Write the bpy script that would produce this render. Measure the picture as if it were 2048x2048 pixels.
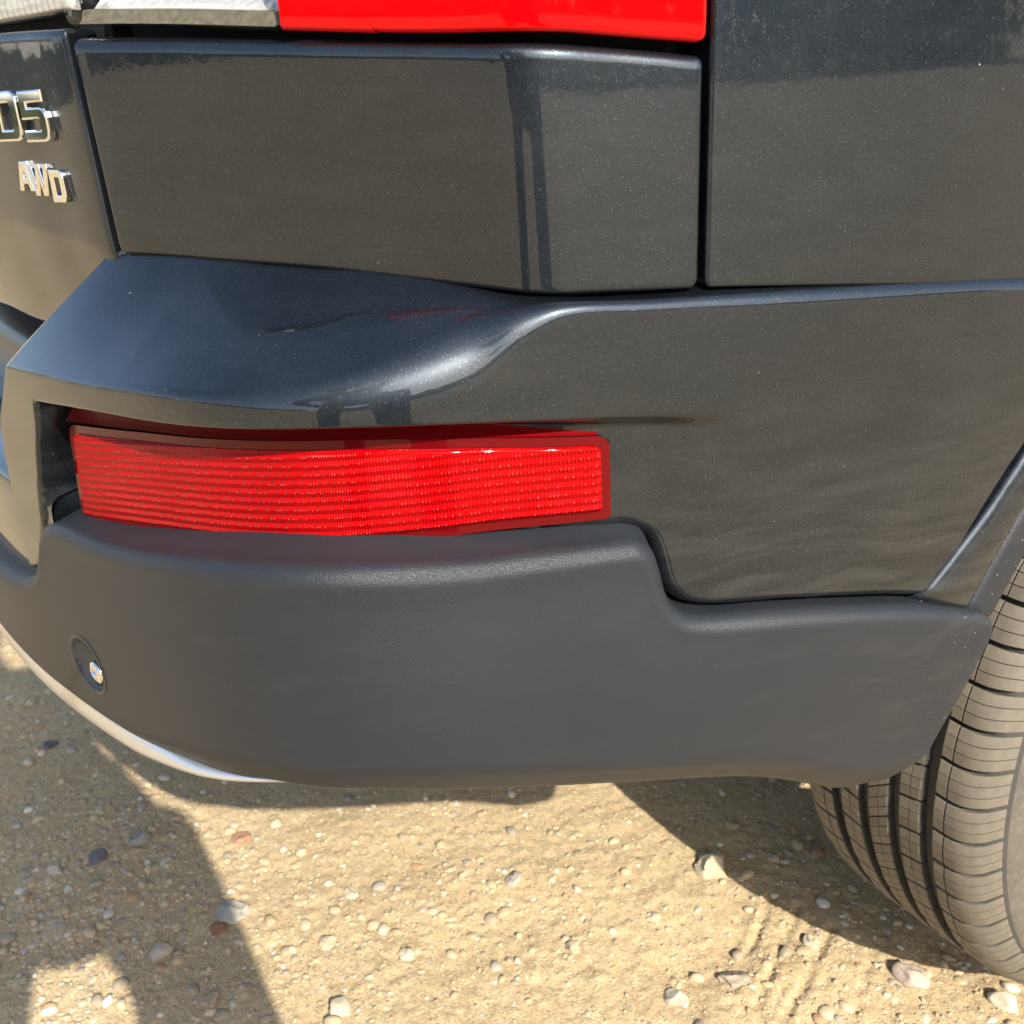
import bpy, math, random
import numpy as np
from mathutils import Matrix, Vector

scene = bpy.context.scene
for _o in list(bpy.data.objects):
    bpy.data.objects.remove(_o)

# ------------------------------------------------------------------ camera
CAM = (1.3166, -1.0467, 0.9474)
YAW, PITCH, ROLL = math.radians(59.053), math.radians(22.044), math.radians(-3.328)
_f = Vector((-math.sin(YAW) * math.cos(PITCH), math.cos(YAW) * math.cos(PITCH), -math.sin(PITCH)))
_r = Vector((math.cos(YAW), math.sin(YAW), 0))
_u = _r.cross(_f)
_r2 = _r * math.cos(ROLL) + _u * math.sin(ROLL)
_u2 = -_r * math.sin(ROLL) + _u * math.cos(ROLL)
cam_data = bpy.data.cameras.new('camera')
cam_data.sensor_width = 36.0
cam_data.lens = 36.0 * 2050 / 2048
cam_data.clip_start = 0.01
cam_data.clip_end = 2000
cam_data.dof.use_dof = True
cam_data.dof.focus_distance = 0.70
cam_data.dof.aperture_fstop = 14.0
cam = bpy.data.objects.new('camera', cam_data)
M = Matrix.Identity(4)
for i in range(3):
    M[i][0] = _r2[i]; M[i][1] = _u2[i]; M[i][2] = -_f[i]; M[i][3] = CAM[i]
cam.matrix_world = M
scene.collection.objects.link(cam)
scene.camera = cam

# ------------------------------------------------------------------ light
SUN = Vector((1.37, -0.20, 1.0)).normalized()
SUN_EL = math.asin(SUN.z)
world = bpy.data.worlds.new('World'); scene.world = world; world.use_nodes = True
wn = world.node_tree; wn.nodes.clear()
sky = wn.nodes.new('ShaderNodeTexSky'); sky.sky_type = 'NISHITA'; sky.sun_disc = False
sky.sun_elevation = SUN_EL
sky.sun_rotation = math.atan2(SUN.x, SUN.y)
sky.air_density = 1.0; sky.dust_density = 1.6; sky.ozone_density = 1.0
bg = wn.nodes.new('ShaderNodeBackground'); bg.inputs['Strength'].default_value = 0.14
wo = wn.nodes.new('ShaderNodeOutputWorld')
wn.links.new(sky.outputs['Color'], bg.inputs['Color']); wn.links.new(bg.outputs['Background'], wo.inputs['Surface'])
sun_data = bpy.data.lights.new('sun', 'SUN'); sun_data.energy = 4.2; sun_data.angle = math.radians(0.55)
sun_data.color = (1.0, 0.94, 0.84)
sun = bpy.data.objects.new('sun', sun_data); scene.collection.objects.link(sun)
sun.rotation_euler = SUN.to_track_quat('Z', 'Y').to_euler()
vs = scene.view_settings
vs.view_transform = 'Standard'; vs.look = 'None'; vs.exposure = 0.95; vs.gamma = 1.0; vs.use_curve_mapping = False
scene.render.engine = 'CYCLES'
scene.cycles.use_denoising = True
try:
    scene.cycles.denoiser = 'OPENIMAGEDENOISE'
except Exception:
    pass
scene.cycles.max_bounces = 6
scene.cycles.diffuse_bounces = 3
scene.cycles.glossy_bounces = 4
scene.cycles.transmission_bounces = 6
scene.cycles.sample_clamp_indirect = 6.0

COL = scene.collection

# ------------------------------------------------------------------ materials
def new_mat(name):
    m = bpy.data.materials.new(name); m.use_nodes = True
    nt = m.node_tree
    return m, nt, nt.nodes['Principled BSDF']

def nd(nt, t, **kw):
    n = nt.nodes.new(t)
    for k, v in kw.items():
        if k in n.inputs.keys() if hasattr(n.inputs, 'keys') else False:
            n.inputs[k].default_value = v
        else:
            setattr(n, k, v)
    return n

def ln(nt, a, b):
    nt.links.new(a, b)

def coords(nt, scale=None):
    c = nt.nodes.new('ShaderNodeTexCoord')
    return c.outputs['Object']

def noise(nt, vec, scale, detail=3, rough=0.55, dim=None):
    n = nt.nodes.new('ShaderNodeTexNoise')
    n.inputs['Scale'].default_value = scale; n.inputs['Detail'].default_value = detail
    n.inputs['Roughness'].default_value = rough
    ln(nt, vec, n.inputs['Vector'])
    return n

def ramp(nt, fac, stops):
    r = nt.nodes.new('ShaderNodeValToRGB')
    e = r.color_ramp.elements
    while len(e) < len(stops):
        e.new(0.5)
    for el, (p, c) in zip(e, stops):
        el.position = p
        el.color = (c, c, c, 1) if isinstance(c, (int, float)) else (*c, 1)
    ln(nt, fac, r.inputs['Fac'])
    return r

def mixc(nt, fac, a, b):
    m = nt.nodes.new('ShaderNodeMix'); m.data_type = 'RGBA'
    for sock, v in ((m.inputs[0], fac), (m.inputs[6], a), (m.inputs[7], b)):
        if hasattr(v, 'is_linked'):
            ln(nt, v, sock)
        elif isinstance(v, (int, float)):
            sock.default_value = v
        else:
            sock.default_value = (*v, 1)
    return m.outputs[2]

def math_n(nt, op, a, b=None):
    m = nt.nodes.new('ShaderNodeMath'); m.operation = op
    for i, v in enumerate((a, b)):
        if v is None:
            continue
        if hasattr(v, 'is_linked'):
            ln(nt, v, m.inputs[i])
        else:
            m.inputs[i].default_value = v
    return m.outputs[0]

def bump(nt, height, strength, dist, normal=None):
    b = nt.nodes.new('ShaderNodeBump')
    b.inputs['Strength'].default_value = strength; b.inputs['Distance'].default_value = dist
    ln(nt, height, b.inputs['Height'])
    if normal is not None:
        ln(nt, normal, b.inputs['Normal'])
    return b.outputs['Normal']

def flat_mat(name, col, rough=0.5, metal=0.0, coat=0.0, spec=None, noise_amt=0.0, noise_scale=60, bump_s=0.0, bump_scale=400):
    m, nt, p = new_mat(name)
    p.inputs['Base Color'].default_value = (*col, 1)
    p.inputs['Roughness'].default_value = rough; p.inputs['Metallic'].default_value = metal
    p.inputs['Coat Weight'].default_value = coat; p.inputs['Coat Roughness'].default_value = 0.05
    if spec is not None:
        p.inputs['Specular IOR Level'].default_value = spec
    v = coords(nt)
    n = noise(nt, v, noise_scale, 4)
    lo = tuple(c * (1 - noise_amt) for c in col); hi = tuple(min(1, c * (1 + noise_amt)) for c in col)
    ln(nt, mixc(nt, n.outputs['Fac'], lo, hi), p.inputs['Base Color'])
    if bump_s:
        n2 = noise(nt, v, bump_scale, 3)
        ln(nt, bump(nt, n2.outputs['Fac'], bump_s, 0.001), p.inputs['Normal'])
    return m

def specks(nt, v, scale, size, keep):
    """1 on sparse tiny dots"""
    vo = nt.nodes.new('ShaderNodeTexVoronoi'); vo.inputs['Scale'].default_value = scale
    ln(nt, v, vo.inputs['Vector'])
    d = math_n(nt, 'LESS_THAN', vo.outputs['Distance'], size)
    sep = nt.nodes.new('ShaderNodeSeparateColor'); ln(nt, vo.outputs['Color'], sep.inputs[0])
    k = math_n(nt, 'LESS_THAN', sep.outputs[0], keep)
    return math_n(nt, 'MULTIPLY', d, k)

def scratch_mask(nt, v, rot, scale, keep):
    """sparse fine straight scratches: long thin voronoi cells"""
    mp = nt.nodes.new('ShaderNodeMapping')
    mp.inputs['Rotation'].default_value = rot
    mp.inputs['Scale'].default_value = (scale, scale, scale * 0.045)
    ln(nt, v, mp.inputs['Vector'])
    vo = nt.nodes.new('ShaderNodeTexVoronoi'); vo.inputs['Scale'].default_value = 1.0
    ln(nt, mp.outputs['Vector'], vo.inputs['Vector'])
    d = math_n(nt, 'LESS_THAN', vo.outputs['Distance'], 0.03)
    sep = nt.nodes.new('ShaderNodeSeparateColor'); ln(nt, vo.outputs['Color'], sep.inputs[0])
    k = math_n(nt, 'LESS_THAN', sep.outputs[1], keep)
    return math_n(nt, 'MULTIPLY', d, k)

def make_paint():
    m, nt, p = new_mat('metallic_paint')
    v = coords(nt)
    # metal flakes: sparse bright cells in the base coat
    vo = nt.nodes.new('ShaderNodeTexVoronoi'); vo.inputs['Scale'].default_value = 1350
    ln(nt, v, vo.inputs['Vector'])
    fs_ = nt.nodes.new('ShaderNodeSeparateColor'); ln(nt, vo.outputs['Color'], fs_.inputs[0])
    pick = math_n(nt, 'LESS_THAN', fs_.outputs[0], 0.085)
    core = math_n(nt, 'LESS_THAN', vo.outputs['Distance'], 0.36)
    fl_ = math_n(nt, 'MULTIPLY', math_n(nt, 'MULTIPLY', pick, core), fs_.outputs[1])
    n1 = noise(nt, v, 9, 3)
    base = mixc(nt, n1.outputs['Fac'], (0.0165, 0.0240, 0.032), (0.0225, 0.0300, 0.039))
    fine = ramp(nt, fs_.outputs[2], [(0.0, (0.80, 0.80, 0.80)), (1.0, (1.25, 1.25, 1.25))]).outputs[0]
    mul = nt.nodes.new('ShaderNodeMix'); mul.data_type = 'RGBA'; mul.blend_type = 'MULTIPLY'; mul.inputs[0].default_value = 1.0
    ln(nt, base, mul.inputs[6]); ln(nt, fine, mul.inputs[7])
    base = mixc(nt, math_n(nt, 'MULTIPLY', fl_, 0.70), mul.outputs[2], (0.20, 0.22, 0.25))
    # dust film, uneven, wiped
    mp = nt.nodes.new('ShaderNodeMapping'); mp.inputs['Rotation'].default_value = (0.5, 0.2, 0.3)
    mp.inputs['Scale'].default_value = (1, 1, 4.0); ln(nt, v, mp.inputs['Vector'])
    n2 = noise(nt, mp.outputs['Vector'], 14, 6, 0.65)
    n3 = noise(nt, v, 3.0, 3)
    dusty = math_n(nt, 'MULTIPLY', ramp(nt, n2.outputs['Fac'], [(0.42, 0.0), (0.75, 1.0)]).outputs[0],
                   ramp(nt, n3.outputs['Fac'], [(0.35, 0.15), (0.7, 1.0)]).outputs[0])
    dfac = math_n(nt, 'MULTIPLY', math_n(nt, 'ADD', dusty, 0.05), 0.045)
    # wiped swirls in the dust low on the flank
    mp2 = nt.nodes.new('ShaderNodeMapping'); mp2.inputs['Rotation'].default_value = (-0.45, 0, 0); mp2.inputs['Scale'].default_value = (3, 5, 38)
    wv = noise(nt, v, 6, 2)
    off_ = nt.nodes.new('ShaderNodeVectorMath'); off_.operation = 'MULTIPLY_ADD'
    ln(nt, wv.outputs['Color'], off_.inputs[0]); off_.inputs[1].default_value = (0.05, 0.05, 0.05); ln(nt, v, off_.inputs[2])
    ln(nt, off_.outputs[0], mp2.inputs['Vector'])
    sw = noise(nt, mp2.outputs['Vector'], 2.2, 5, 0.6)
    sxyz = nt.nodes.new('ShaderNodeSeparateXYZ'); ln(nt, v, sxyz.inputs[0])
    lowz = nt.nodes.new('ShaderNodeMapRange'); lowz.interpolation_type = 'SMOOTHSTEP'
    lowz.inputs['From Min'].default_value = 0.80; lowz.inputs['From Max'].default_value = 0.64; lowz.inputs['To Min'].default_value = 0.0; lowz.inputs['To Max'].default_value = 1.0
    ln(nt, sxyz.outputs['Z'], lowz.inputs['Value'])
    swf = math_n(nt, 'MULTIPLY', math_n(nt, 'MULTIPLY', ramp(nt, sw.outputs['Fac'], [(0.40, 0.0), (0.66, 1.0)]).outputs[0], lowz.outputs[0]), 0.085)
    dfac = math_n(nt, 'ADD', dfac, swf)
    c1 = mixc(nt, dfac, base, (0.20, 0.17, 0.13))
    sp = specks(nt, v, 75, 0.034, 0.03)
    sp2 = specks(nt, v, 260, 0.09, 0.008)
    s1 = scratch_mask(nt, v, (0.0, 1.25, 0.4), 90, 0.02)
    tot = math_n(nt, 'MINIMUM', math_n(nt, 'ADD', math_n(nt, 'ADD', sp, math_n(nt, 'MULTIPLY', sp2, 0.6)), math_n(nt, 'MULTIPLY', s1, 0.5)), 1.0)
    c2 = mixc(nt, math_n(nt, 'MULTIPLY', tot, 0.75), c1, (0.55, 0.55, 0.53))
    ln(nt, c2, p.inputs['Base Color'])
    met = math_n(nt, 'SUBTRACT', 0.92, math_n(nt, 'ADD', math_n(nt, 'MULTIPLY', dfac, 3.0), math_n(nt, 'MULTIPLY', tot, 0.8)))
    metc = nt.nodes.new('ShaderNodeClamp'); ln(nt, met, metc.inputs[0])
    ln(nt, metc.outputs[0], p.inputs['Metallic'])
    p.inputs['Roughness'].default_value = 0.34
    p.inputs['Coat Weight'].default_value = 1.0
    p.inputs['Coat IOR'].default_value = 1.52
    cr = math_n(nt, 'ADD', math_n(nt, 'MULTIPLY', dusty, 0.05), 0.022)
    ln(nt, cr, p.inputs['Coat Roughness'])
    p.inputs['Coat Tint'].default_value = (1, 1, 1, 1)
    # clear coat stays smooth with a trace of orange peel
    n4 = noise(nt, v, 140, 2)
    ln(nt, bump(nt, n4.outputs['Fac'], 0.02, 0.001), p.inputs['Coat Normal'])
    # flakes lie at many angles: a tight lobe and a broad one
    p2 = nt.nodes.new('ShaderNodeBsdfPrincipled')
    for a_, b_ in zip(p.inputs, p2.inputs):
        if a_.is_linked:
            ln(nt, a_.links[0].from_socket, b_)
        elif hasattr(a_, 'default_value'):
            b_.default_value = a_.default_value
    p2.inputs['Roughness'].default_value = 0.60
    mx = nt.nodes.new('ShaderNodeMixShader'); mx.inputs[0].default_value = 0.42
    out = nt.nodes['Material Output']
    ln(nt, p.outputs[0], mx.inputs[1]); ln(nt, p2.outputs[0], mx.inputs[2]); ln(nt, mx.outputs[0], out.inputs['Surface'])
    return m

def make_cladding():
    m, nt, p = new_mat('grained_plastic')
    v = coords(nt)
    n1 = noise(nt, v, 11, 5, 0.6)
    base = mixc(nt, n1.outputs['Fac'], (0.0165, 0.0195, 0.0240), (0.0215, 0.0245, 0.0290))
    mp = nt.nodes.new('ShaderNodeMapping'); mp.inputs['Scale'].default_value = (1, 1, 3.5); ln(nt, v, mp.inputs['Vector'])
    n2 = noise(nt, mp.outputs['Vector'], 22, 6, 0.65)
    dus = ramp(nt, n2.outputs['Fac'], [(0.5, 0.0), (0.8, 1.0)]).outputs[0]
    # splashed dirt thickens towards the wheel (small x distance to the tyre's plane of spray)
    sep = nt.nodes.new('ShaderNodeSeparateXYZ'); ln(nt, v, sep.inputs[0])
    near = nt.nodes.new('ShaderNodeMapRange'); near.inputs['From Min'].default_value = -0.60; near.inputs['From Max'].default_value = -0.44
    near.inputs['To Min'].default_value = 0.02; near.inputs['To Max'].default_value = 0.07
    ln(nt, sep.outputs['Y'], near.inputs['Value'])
    c1 = mixc(nt, math_n(nt, 'MULTIPLY', dus, near.outputs[0]), base, (0.27, 0.22, 0.15))
    sp = specks(nt, v, 90, 0.035, 0.03)
    s1 = scratch_mask(nt, v, (0.2, 1.3, 0.9), 80, 0.02)
    near2 = nt.nodes.new('ShaderNodeMapRange'); near2.inputs['From Min'].default_value = -0.50; near2.inputs['From Max'].default_value = -0.44
    near2.inputs['To Min'].default_value = 0.0; near2.inputs['To Max'].default_value = 1.0
    ln(nt, sep.outputs['Y'], near2.inputs['Value'])
    splash = math_n(nt, 'MULTIPLY', specks(nt, v, 650, 0.30, 0.015), near2.outputs[0])
    tot = math_n(nt, 'MINIMUM', math_n(nt, 'ADD', math_n(nt, 'ADD', sp, splash), math_n(nt, 'MULTIPLY', s1, 0.5)), 1.0)
    c2 = mixc(nt, math_n(nt, 'MULTIPLY', tot, 0.7), c1, (0.48, 0.42, 0.32))
    ln(nt, c2, p.inputs['Base Color'])
    p.inputs['Roughness'].default_value = 0.42
    p.inputs['Specular IOR Level'].default_value = 0.34
    vo = nt.nodes.new('ShaderNodeTexVoronoi'); vo.inputs['Scale'].default_value = 1400; ln(nt, v, vo.inputs['Vector'])
    ln(nt, bump(nt, vo.outputs['Distance'], 0.45, 0.0005), p.inputs['Normal'])
    return m

def make_lamp_red():
    """ribbed red reflector lens: prism relief under a smooth outer skin (uv in metres)"""
    m, nt, p = new_mat('ribbed_red_lens')
    uv = nt.nodes.new('ShaderNodeUVMap').outputs['UV']
    sep = nt.nodes.new('ShaderNodeSeparateXYZ'); ln(nt, uv, sep.inputs[0])
    rows = math_n(nt, 'MULTIPLY', sep.outputs['Y'], 1 / 0.0054)
    colsn = math_n(nt, 'MULTIPLY', sep.outputs['X'], 1 / 0.0023)
    rf = math_n(nt, 'PINGPONG', rows, 0.5)
    cf = math_n(nt, 'PINGPONG', math_n(nt, 'ADD', colsn, math_n(nt, 'MULTIPLY', rf, 0.6)), 0.5)
    nz = noise(nt, uv, 22, 3)
    stren = ramp(nt, nz.outputs['Fac'], [(0.35, 0.35), (0.65, 1.0)]).outputs[0]
    h = math_n(nt, 'ADD', math_n(nt, 'MULTIPLY', rf, 1.0), math_n(nt, 'MULTIPLY', math_n(nt, 'MULTIPLY', cf, 0.5), stren))
    ln(nt, bump(nt, h, 0.9, 0.0024), p.inputs['Normal'])
    groove = ramp(nt, rf, [(0.0, 0.25), (0.07, 1.0)]).outputs[0]
    n2 = noise(nt, uv, 30, 4)
    c0 = mixc(nt, n2.outputs['Fac'], (0.31, 0.0004, 0.0015), (0.42, 0.0008, 0.002))
    cell = nt.nodes.new('ShaderNodeCombineXYZ')
    ln(nt, math_n(nt, 'FLOOR', colsn), cell.inputs[0]); ln(nt, math_n(nt, 'FLOOR', math_n(nt, 'MULTIPLY', rows, 1.0)), cell.inputs[1])
    wc = nt.nodes.new('ShaderNodeTexWhiteNoise'); wc.noise_dimensions = '2D'; ln(nt, cell.outputs[0], wc.inputs['Vector'])
    c0 = mixc(nt, math_n(nt, 'MULTIPLY', wc.outputs['Value'], 0.45), c0, (0.24, 0.0004, 0.002))
    # prism glints painted into the base colour as bright points
    cx_ = math_n(nt, 'SUBTRACT', math_n(nt, 'FRACT', colsn), 0.5); cy_ = math_n(nt, 'SUBTRACT', math_n(nt, 'FRACT', rows), 0.5)
    dd = math_n(nt, 'ADD', math_n(nt, 'MULTIPLY', cx_, cx_), math_n(nt, 'MULTIPLY', math_n(nt, 'MULTIPLY', cy_, cy_), 4.0))
    gl_ = math_n(nt, 'MULTIPLY', math_n(nt, 'LESS_THAN', dd, 0.06), ramp(nt, wc.outputs['Value'], [(0.50, 0.0), (0.95, 0.40)]).outputs[0])
    c0 = mixc(nt, gl_, c0, (0.95, 0.10, 0.08))
    # a few broken dark prism rows
    mp = nt.nodes.new('ShaderNodeMapping'); mp.inputs['Scale'].default_value = (28, 185.2, 1); ln(nt, uv, mp.inputs['Vector'])
    wn_ = nt.nodes.new('ShaderNodeTexWhiteNoise'); wn_.noise_dimensions = '2D'
    fl = nt.nodes.new('ShaderNodeVectorMath'); fl.operation = 'FLOOR'; ln(nt, mp.outputs['Vector'], fl.inputs[0]); ln(nt, fl.outputs[0], wn_.inputs['Vector'])
    dk = ramp(nt, wn_.outputs['Value'], [(0.90, 0.0), (0.93, 0.55)]).outputs[0]
    c1 = mixc(nt, dk, c0, (0.33, 0.0, 0.004))
    c2 = mixc(nt, groove, (0.34, 0.0, 0.004), c1)
    ln(nt, c2, p.inputs['Base Color'])
    p.inputs['Roughness'].default_value = 0.30
    p.inputs['Specular IOR Level'].default_value = 0.20; p.inputs['Specular Tint'].default_value = (1, 0.25, 0.22, 1)
    p.inputs['Coat Weight'].default_value = 0.12; p.inputs['Coat Roughness'].default_value = 0.04
    geo = nt.nodes.new('ShaderNodeNewGeometry'); ln(nt, geo.outputs['Normal'], p.inputs['Coat Normal'])
    return m

def make_lens_plain(name, c_a, c_b, rough=0.12):
    m, nt, p = new_mat(name)
    v = coords(nt)
    n = noise(nt, v, 7, 3)
    c = mixc(nt, n.outputs['Fac'], c_a, c_b)
    sp = specks(nt, v, 70, 0.05, 0.25)
    s1 = scratch_mask(nt, v, (0.0, 0.4, 0.1), 60, 0.05)
    tot = math_n(nt, 'MINIMUM', math_n(nt, 'ADD', sp, s1), 1.0)
    ln(nt, mixc(nt, math_n(nt, 'MULTIPLY', tot, 0.5), c, (0.8, 0.25, 0.2)), p.inputs['Base Color'])
    p.inputs['Roughness'].default_value = rough
    p.inputs['Specular IOR Level'].default_value = 0.25; p.inputs['Specular Tint'].default_value = (1, 0.3, 0.3, 1)
    p.inputs['Coat Weight'].default_value = 0.35; p.inputs['Coat Roughness'].default_value = 0.03
    return m

def make_glass(name, col):
    # thin clear plastic: passes light straight through, mirrors a little at its skin
    m = bpy.data.materials.new(name); m.use_nodes = True
    nt = m.node_tree; nt.nodes.clear()
    out = nt.nodes.new('ShaderNodeOutputMaterial'); mix = nt.nodes.new('ShaderNodeMixShader')
    tr = nt.nodes.new('ShaderNodeBsdfTransparent'); gl = nt.nodes.new('ShaderNodeBsdfGlossy'); gl.inputs['Roughness'].default_value = 0.04
    v = coords(nt); n = noise(nt, v, 30, 3)
    ln(nt, mixc(nt, n.outputs['Fac'], col, tuple(c * 0.93 for c in col)), tr.inputs['Color'])
    fr = nt.nodes.new('ShaderNodeLayerWeight'); fr.inputs['Blend'].default_value = 0.5
    k_ = math_n(nt, 'ADD', math_n(nt, 'MULTIPLY', math_n(nt, 'POWER', fr.outputs['Facing'], 4.0), 0.7), 0.045)
    ln(nt, k_, mix.inputs[0]); ln(nt, tr.outputs[0], mix.inputs[1]); ln(nt, gl.outputs[0], mix.inputs[2])
    ln(nt, mix.outputs[0], out.inputs['Surface'])
    return m

def make_ground():
    m, nt, p = new_mat('sandy_gravel')
    v = coords(nt)
    n1 = noise(nt, v, 2.4, 6, 0.65)
    n2 = noise(nt, v, 38, 6, 0.7)
    n3 = noise(nt, v, 260, 4, 0.7)
    c = mixc(nt, ramp(nt, n1.outputs['Fac'], [(0.36, 0.0), (0.66, 1.0)]).outputs[0], (0.38, 0.283, 0.163), (0.55, 0.424, 0.252))
    c = mixc(nt, ramp(nt, n2.outputs['Fac'], [(0.35, 0.0), (0.7, 0.55)]).outputs[0], c, (0.37, 0.262, 0.128))
    c = mixc(nt, ramp(nt, n3.outputs['Fac'], [(0.50, 0.0), (0.72, 0.6)]).outputs[0], c, (0.66, 0.525, 0.30))
    # sand grains of several colours
    vo = nt.nodes.new('ShaderNodeTexVoronoi'); vo.inputs['Scale'].default_value = 330; ln(nt, v, vo.inputs['Vector'])
    sep = nt.nodes.new('ShaderNodeSeparateColor'); ln(nt, vo.outputs['Color'], sep.inputs[0])
    grain = ramp(nt, sep.outputs[0], [(0.0, (0.18, 0.13, 0.08)), (0.12, (0.42, 0.305, 0.16)), (0.6, (0.53, 0.40, 0.22)), (0.9, (0.70, 0.58, 0.37)), (1.0, (0.44, 0.25, 0.13))]).outputs[0]
    c = mixc(nt, 0.45, c, grain)
    ln(nt, c, p.inputs['Base Color'])
    p.inputs['Roughness'].default_value = 0.92; p.inputs['Specular IOR Level'].default_value = 0.25
    hgt = math_n(nt, 'ADD', math_n(nt, 'MULTIPLY', n3.outputs['Fac'], 0.7), math_n(nt, 'MULTIPLY', vo.outputs['Distance'], -0.5))
    ln(nt, bump(nt, hgt, 0.7, 0.0020), p.inputs['Normal'])
    return m

def make_gravel_mat():
    m, nt, p = new_mat('gravel_stone')
    at = nt.nodes.new('ShaderNodeAttribute'); at.attribute_name = 'stone_colour'
    v = coords(nt); n = noise(nt, v, 300, 4, 0.7)
    d = mixc(nt, ramp(nt, n.outputs['Fac'], [(0.35, 0.0), (0.7, 0.65)]).outputs[0], at.outputs['Color'], (0.49, 0.365, 0.20))
    ln(nt, d, p.inputs['Base Color'])
    p.inputs['Roughness'].default_value = 0.8
    ln(nt, bump(nt, n.outputs['Fac'], 0.5, 0.001), p.inputs['Normal'])
    return m

def stone_mat(name, col):
    m, nt, p = new_mat(name)
    v = coords(nt); n = noise(nt, v, 90, 6, 0.7); n2 = noise(nt, v, 420, 4, 0.7)
    col = tuple(x * .86 for x in col)
    c = mixc(nt, n.outputs['Fac'], tuple(x * 0.72 for x in col), tuple(min(1, x * 1.2) for x in col))
    c = mixc(nt, ramp(nt, n2.outputs['Fac'], [(0.5, 0.0), (0.75, 0.6)]).outputs[0], c, (0.44, 0.34, 0.20))
    ln(nt, c, p.inputs['Base Color']); p.inputs['Roughness'].default_value = 0.78
    ln(nt, bump(nt, n2.outputs['Fac'], 0.5, 0.001), p.inputs['Normal'])
    return m

def make_rubber(name, dust, block_top=False):
    m, nt, p = new_mat(name)
    v = coords(nt)
    n = noise(nt, v, 26, 6, 0.7); n2 = noise(nt, v, 170, 4, 0.7)
    f = ramp(nt, n.outputs['Fac'], [(0.30, dust * 0.55), (0.72, dust)]).outputs[0]
    if block_top:
        at = nt.nodes.new('ShaderNodeAttribute'); at.attribute_name = 'block_top'
        f = math_n(nt, 'MULTIPLY', f, at.outputs['Fac'])  # dust tone on block tops only; block walls and cuts stay dark
    c = mixc(nt, f, (0.030, 0.029, 0.028), (0.255, 0.220, 0.162))
    c = mixc(nt, ramp(nt, n2.outputs['Fac'], [(0.52, 0.0), (0.72, 0.35 * dust)]).outputs[0], c, (0.48, 0.41, 0.29)) if not block_top else c
    ln(nt, c, p.inputs['Base Color']); p.inputs['Roughness'].default_value = 0.72
    ln(nt, bump(nt, n2.outputs['Fac'], 0.15, 0.0006), p.inputs['Normal'])
    return m

def make_foliage():
    m, nt, p = new_mat('foliage')
    v = coords(nt); n = noise(nt, v, 2.2, 4)
    ln(nt, mixc(nt, n.outputs['Fac'], (0.030, 0.050, 0.016), (0.075, 0.105, 0.035)), p.inputs['Base Color'])
    p.inputs['Roughness'].default_value = 0.6
    return m

PAINT = make_paint()
CLAD = make_cladding()
LAMP = make_lamp_red()
REDLENS = make_lens_plain('red_lens_plastic', (0.55, 0.0006, 0.002), (0.60, 0.001, 0.002))
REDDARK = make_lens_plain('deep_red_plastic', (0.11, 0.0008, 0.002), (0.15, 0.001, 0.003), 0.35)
CLEAR = make_glass('clear_lens_plastic', (0.97, 0.97, 0.95))
BACKCHROME = flat_mat('lamp_reflector', (0.78, 0.78, 0.75), 0.25, 0.6, noise_amt=0.35, noise_scale=160)
CHROME = flat_mat('chrome', (0.82, 0.82, 0.80), 0.06, 1.0, noise_amt=0.03)
SILVER = flat_mat('satin_silver', (0.72, 0.73, 0.74), 0.34, 0.85, noise_amt=0.06, noise_scale=25)
BLACK = flat_mat('black_gap', (0.008, 0.008, 0.009), 0.7, noise_amt=0.2)
BLACKPL = flat_mat('black_plastic', (0.022, 0.022, 0.023), 0.35, noise_amt=0.25, noise_scale=20, bump_s=0.2)
LINER = flat_mat('wheel_liner', (0.03, 0.028, 0.025), 0.9, noise_amt=0.4, noise_scale=20, bump_s=0.5, bump_scale=80)
GROUND = make_ground()
GRAVEL = make_gravel_mat()
TREAD = make_rubber('dusty_tread_rubber', 0.72, True)
RUBBER = make_rubber('sidewall_rubber', 0.42)
GROOVE = make_rubber('carcass_rubber', 0.13)
ALLOY = flat_mat('alloy', (0.55, 0.55, 0.56), 0.3, 0.9, noise_amt=0.08)
WINDOW = flat_mat('dark_window_glass', (0.012, 0.014, 0.015), 0.04, 0.0, coat=0.5, noise_amt=0.05)
FOLIAGE = make_foliage()

# ------------------------------------------------------------------ mesh helpers
def link(o, parent=None):
    COL.objects.link(o)
    if parent is not None:
        o.parent = parent
    return o

def empty(name, parent=None, loc=(0, 0, 0)):
    o = bpy.data.objects.new(name, None); o.location = loc; o.empty_display_size = 0.1
    return link(o, parent)

def tag(o, label=None, cat=None, group=None, kind=None):
    for k, v in (('label', label), ('category', cat), ('group', group), ('kind', kind)):
        if v:
            o[k] = v
    return o

def mesh_np(name, V, F, mat, smooth=True):
    V = np.asarray(V, dtype=np.float32).reshape(-1, 3)
    me = bpy.data.meshes.new(name)
    if isinstance(F, np.ndarray):
        n = F.shape[1]
        me.vertices.add(len(V)); me.vertices.foreach_set('co', V.ravel())
        me.loops.add(F.size); me.loops.foreach_set('vertex_index', F.astype(np.int32).ravel())
        me.polygons.add(len(F)); me.polygons.foreach_set('loop_start', np.arange(0, F.size, n, dtype=np.int32))
        me.update(calc_edges=True)
    else:
        me.from_pydata(V.tolist(), [], F)
    me.validate()
    me.polygons.foreach_set('use_smooth', np.full(len(me.polygons), bool(smooth)))
    if mat is not None:
        me.materials.append(mat)
    me.update()
    return me

def obj_np(name, V, F, mat, parent=None, smooth=True):
    return link(bpy.data.objects.new(name, mesh_np(name, V, F, mat, smooth)), parent)

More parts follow.
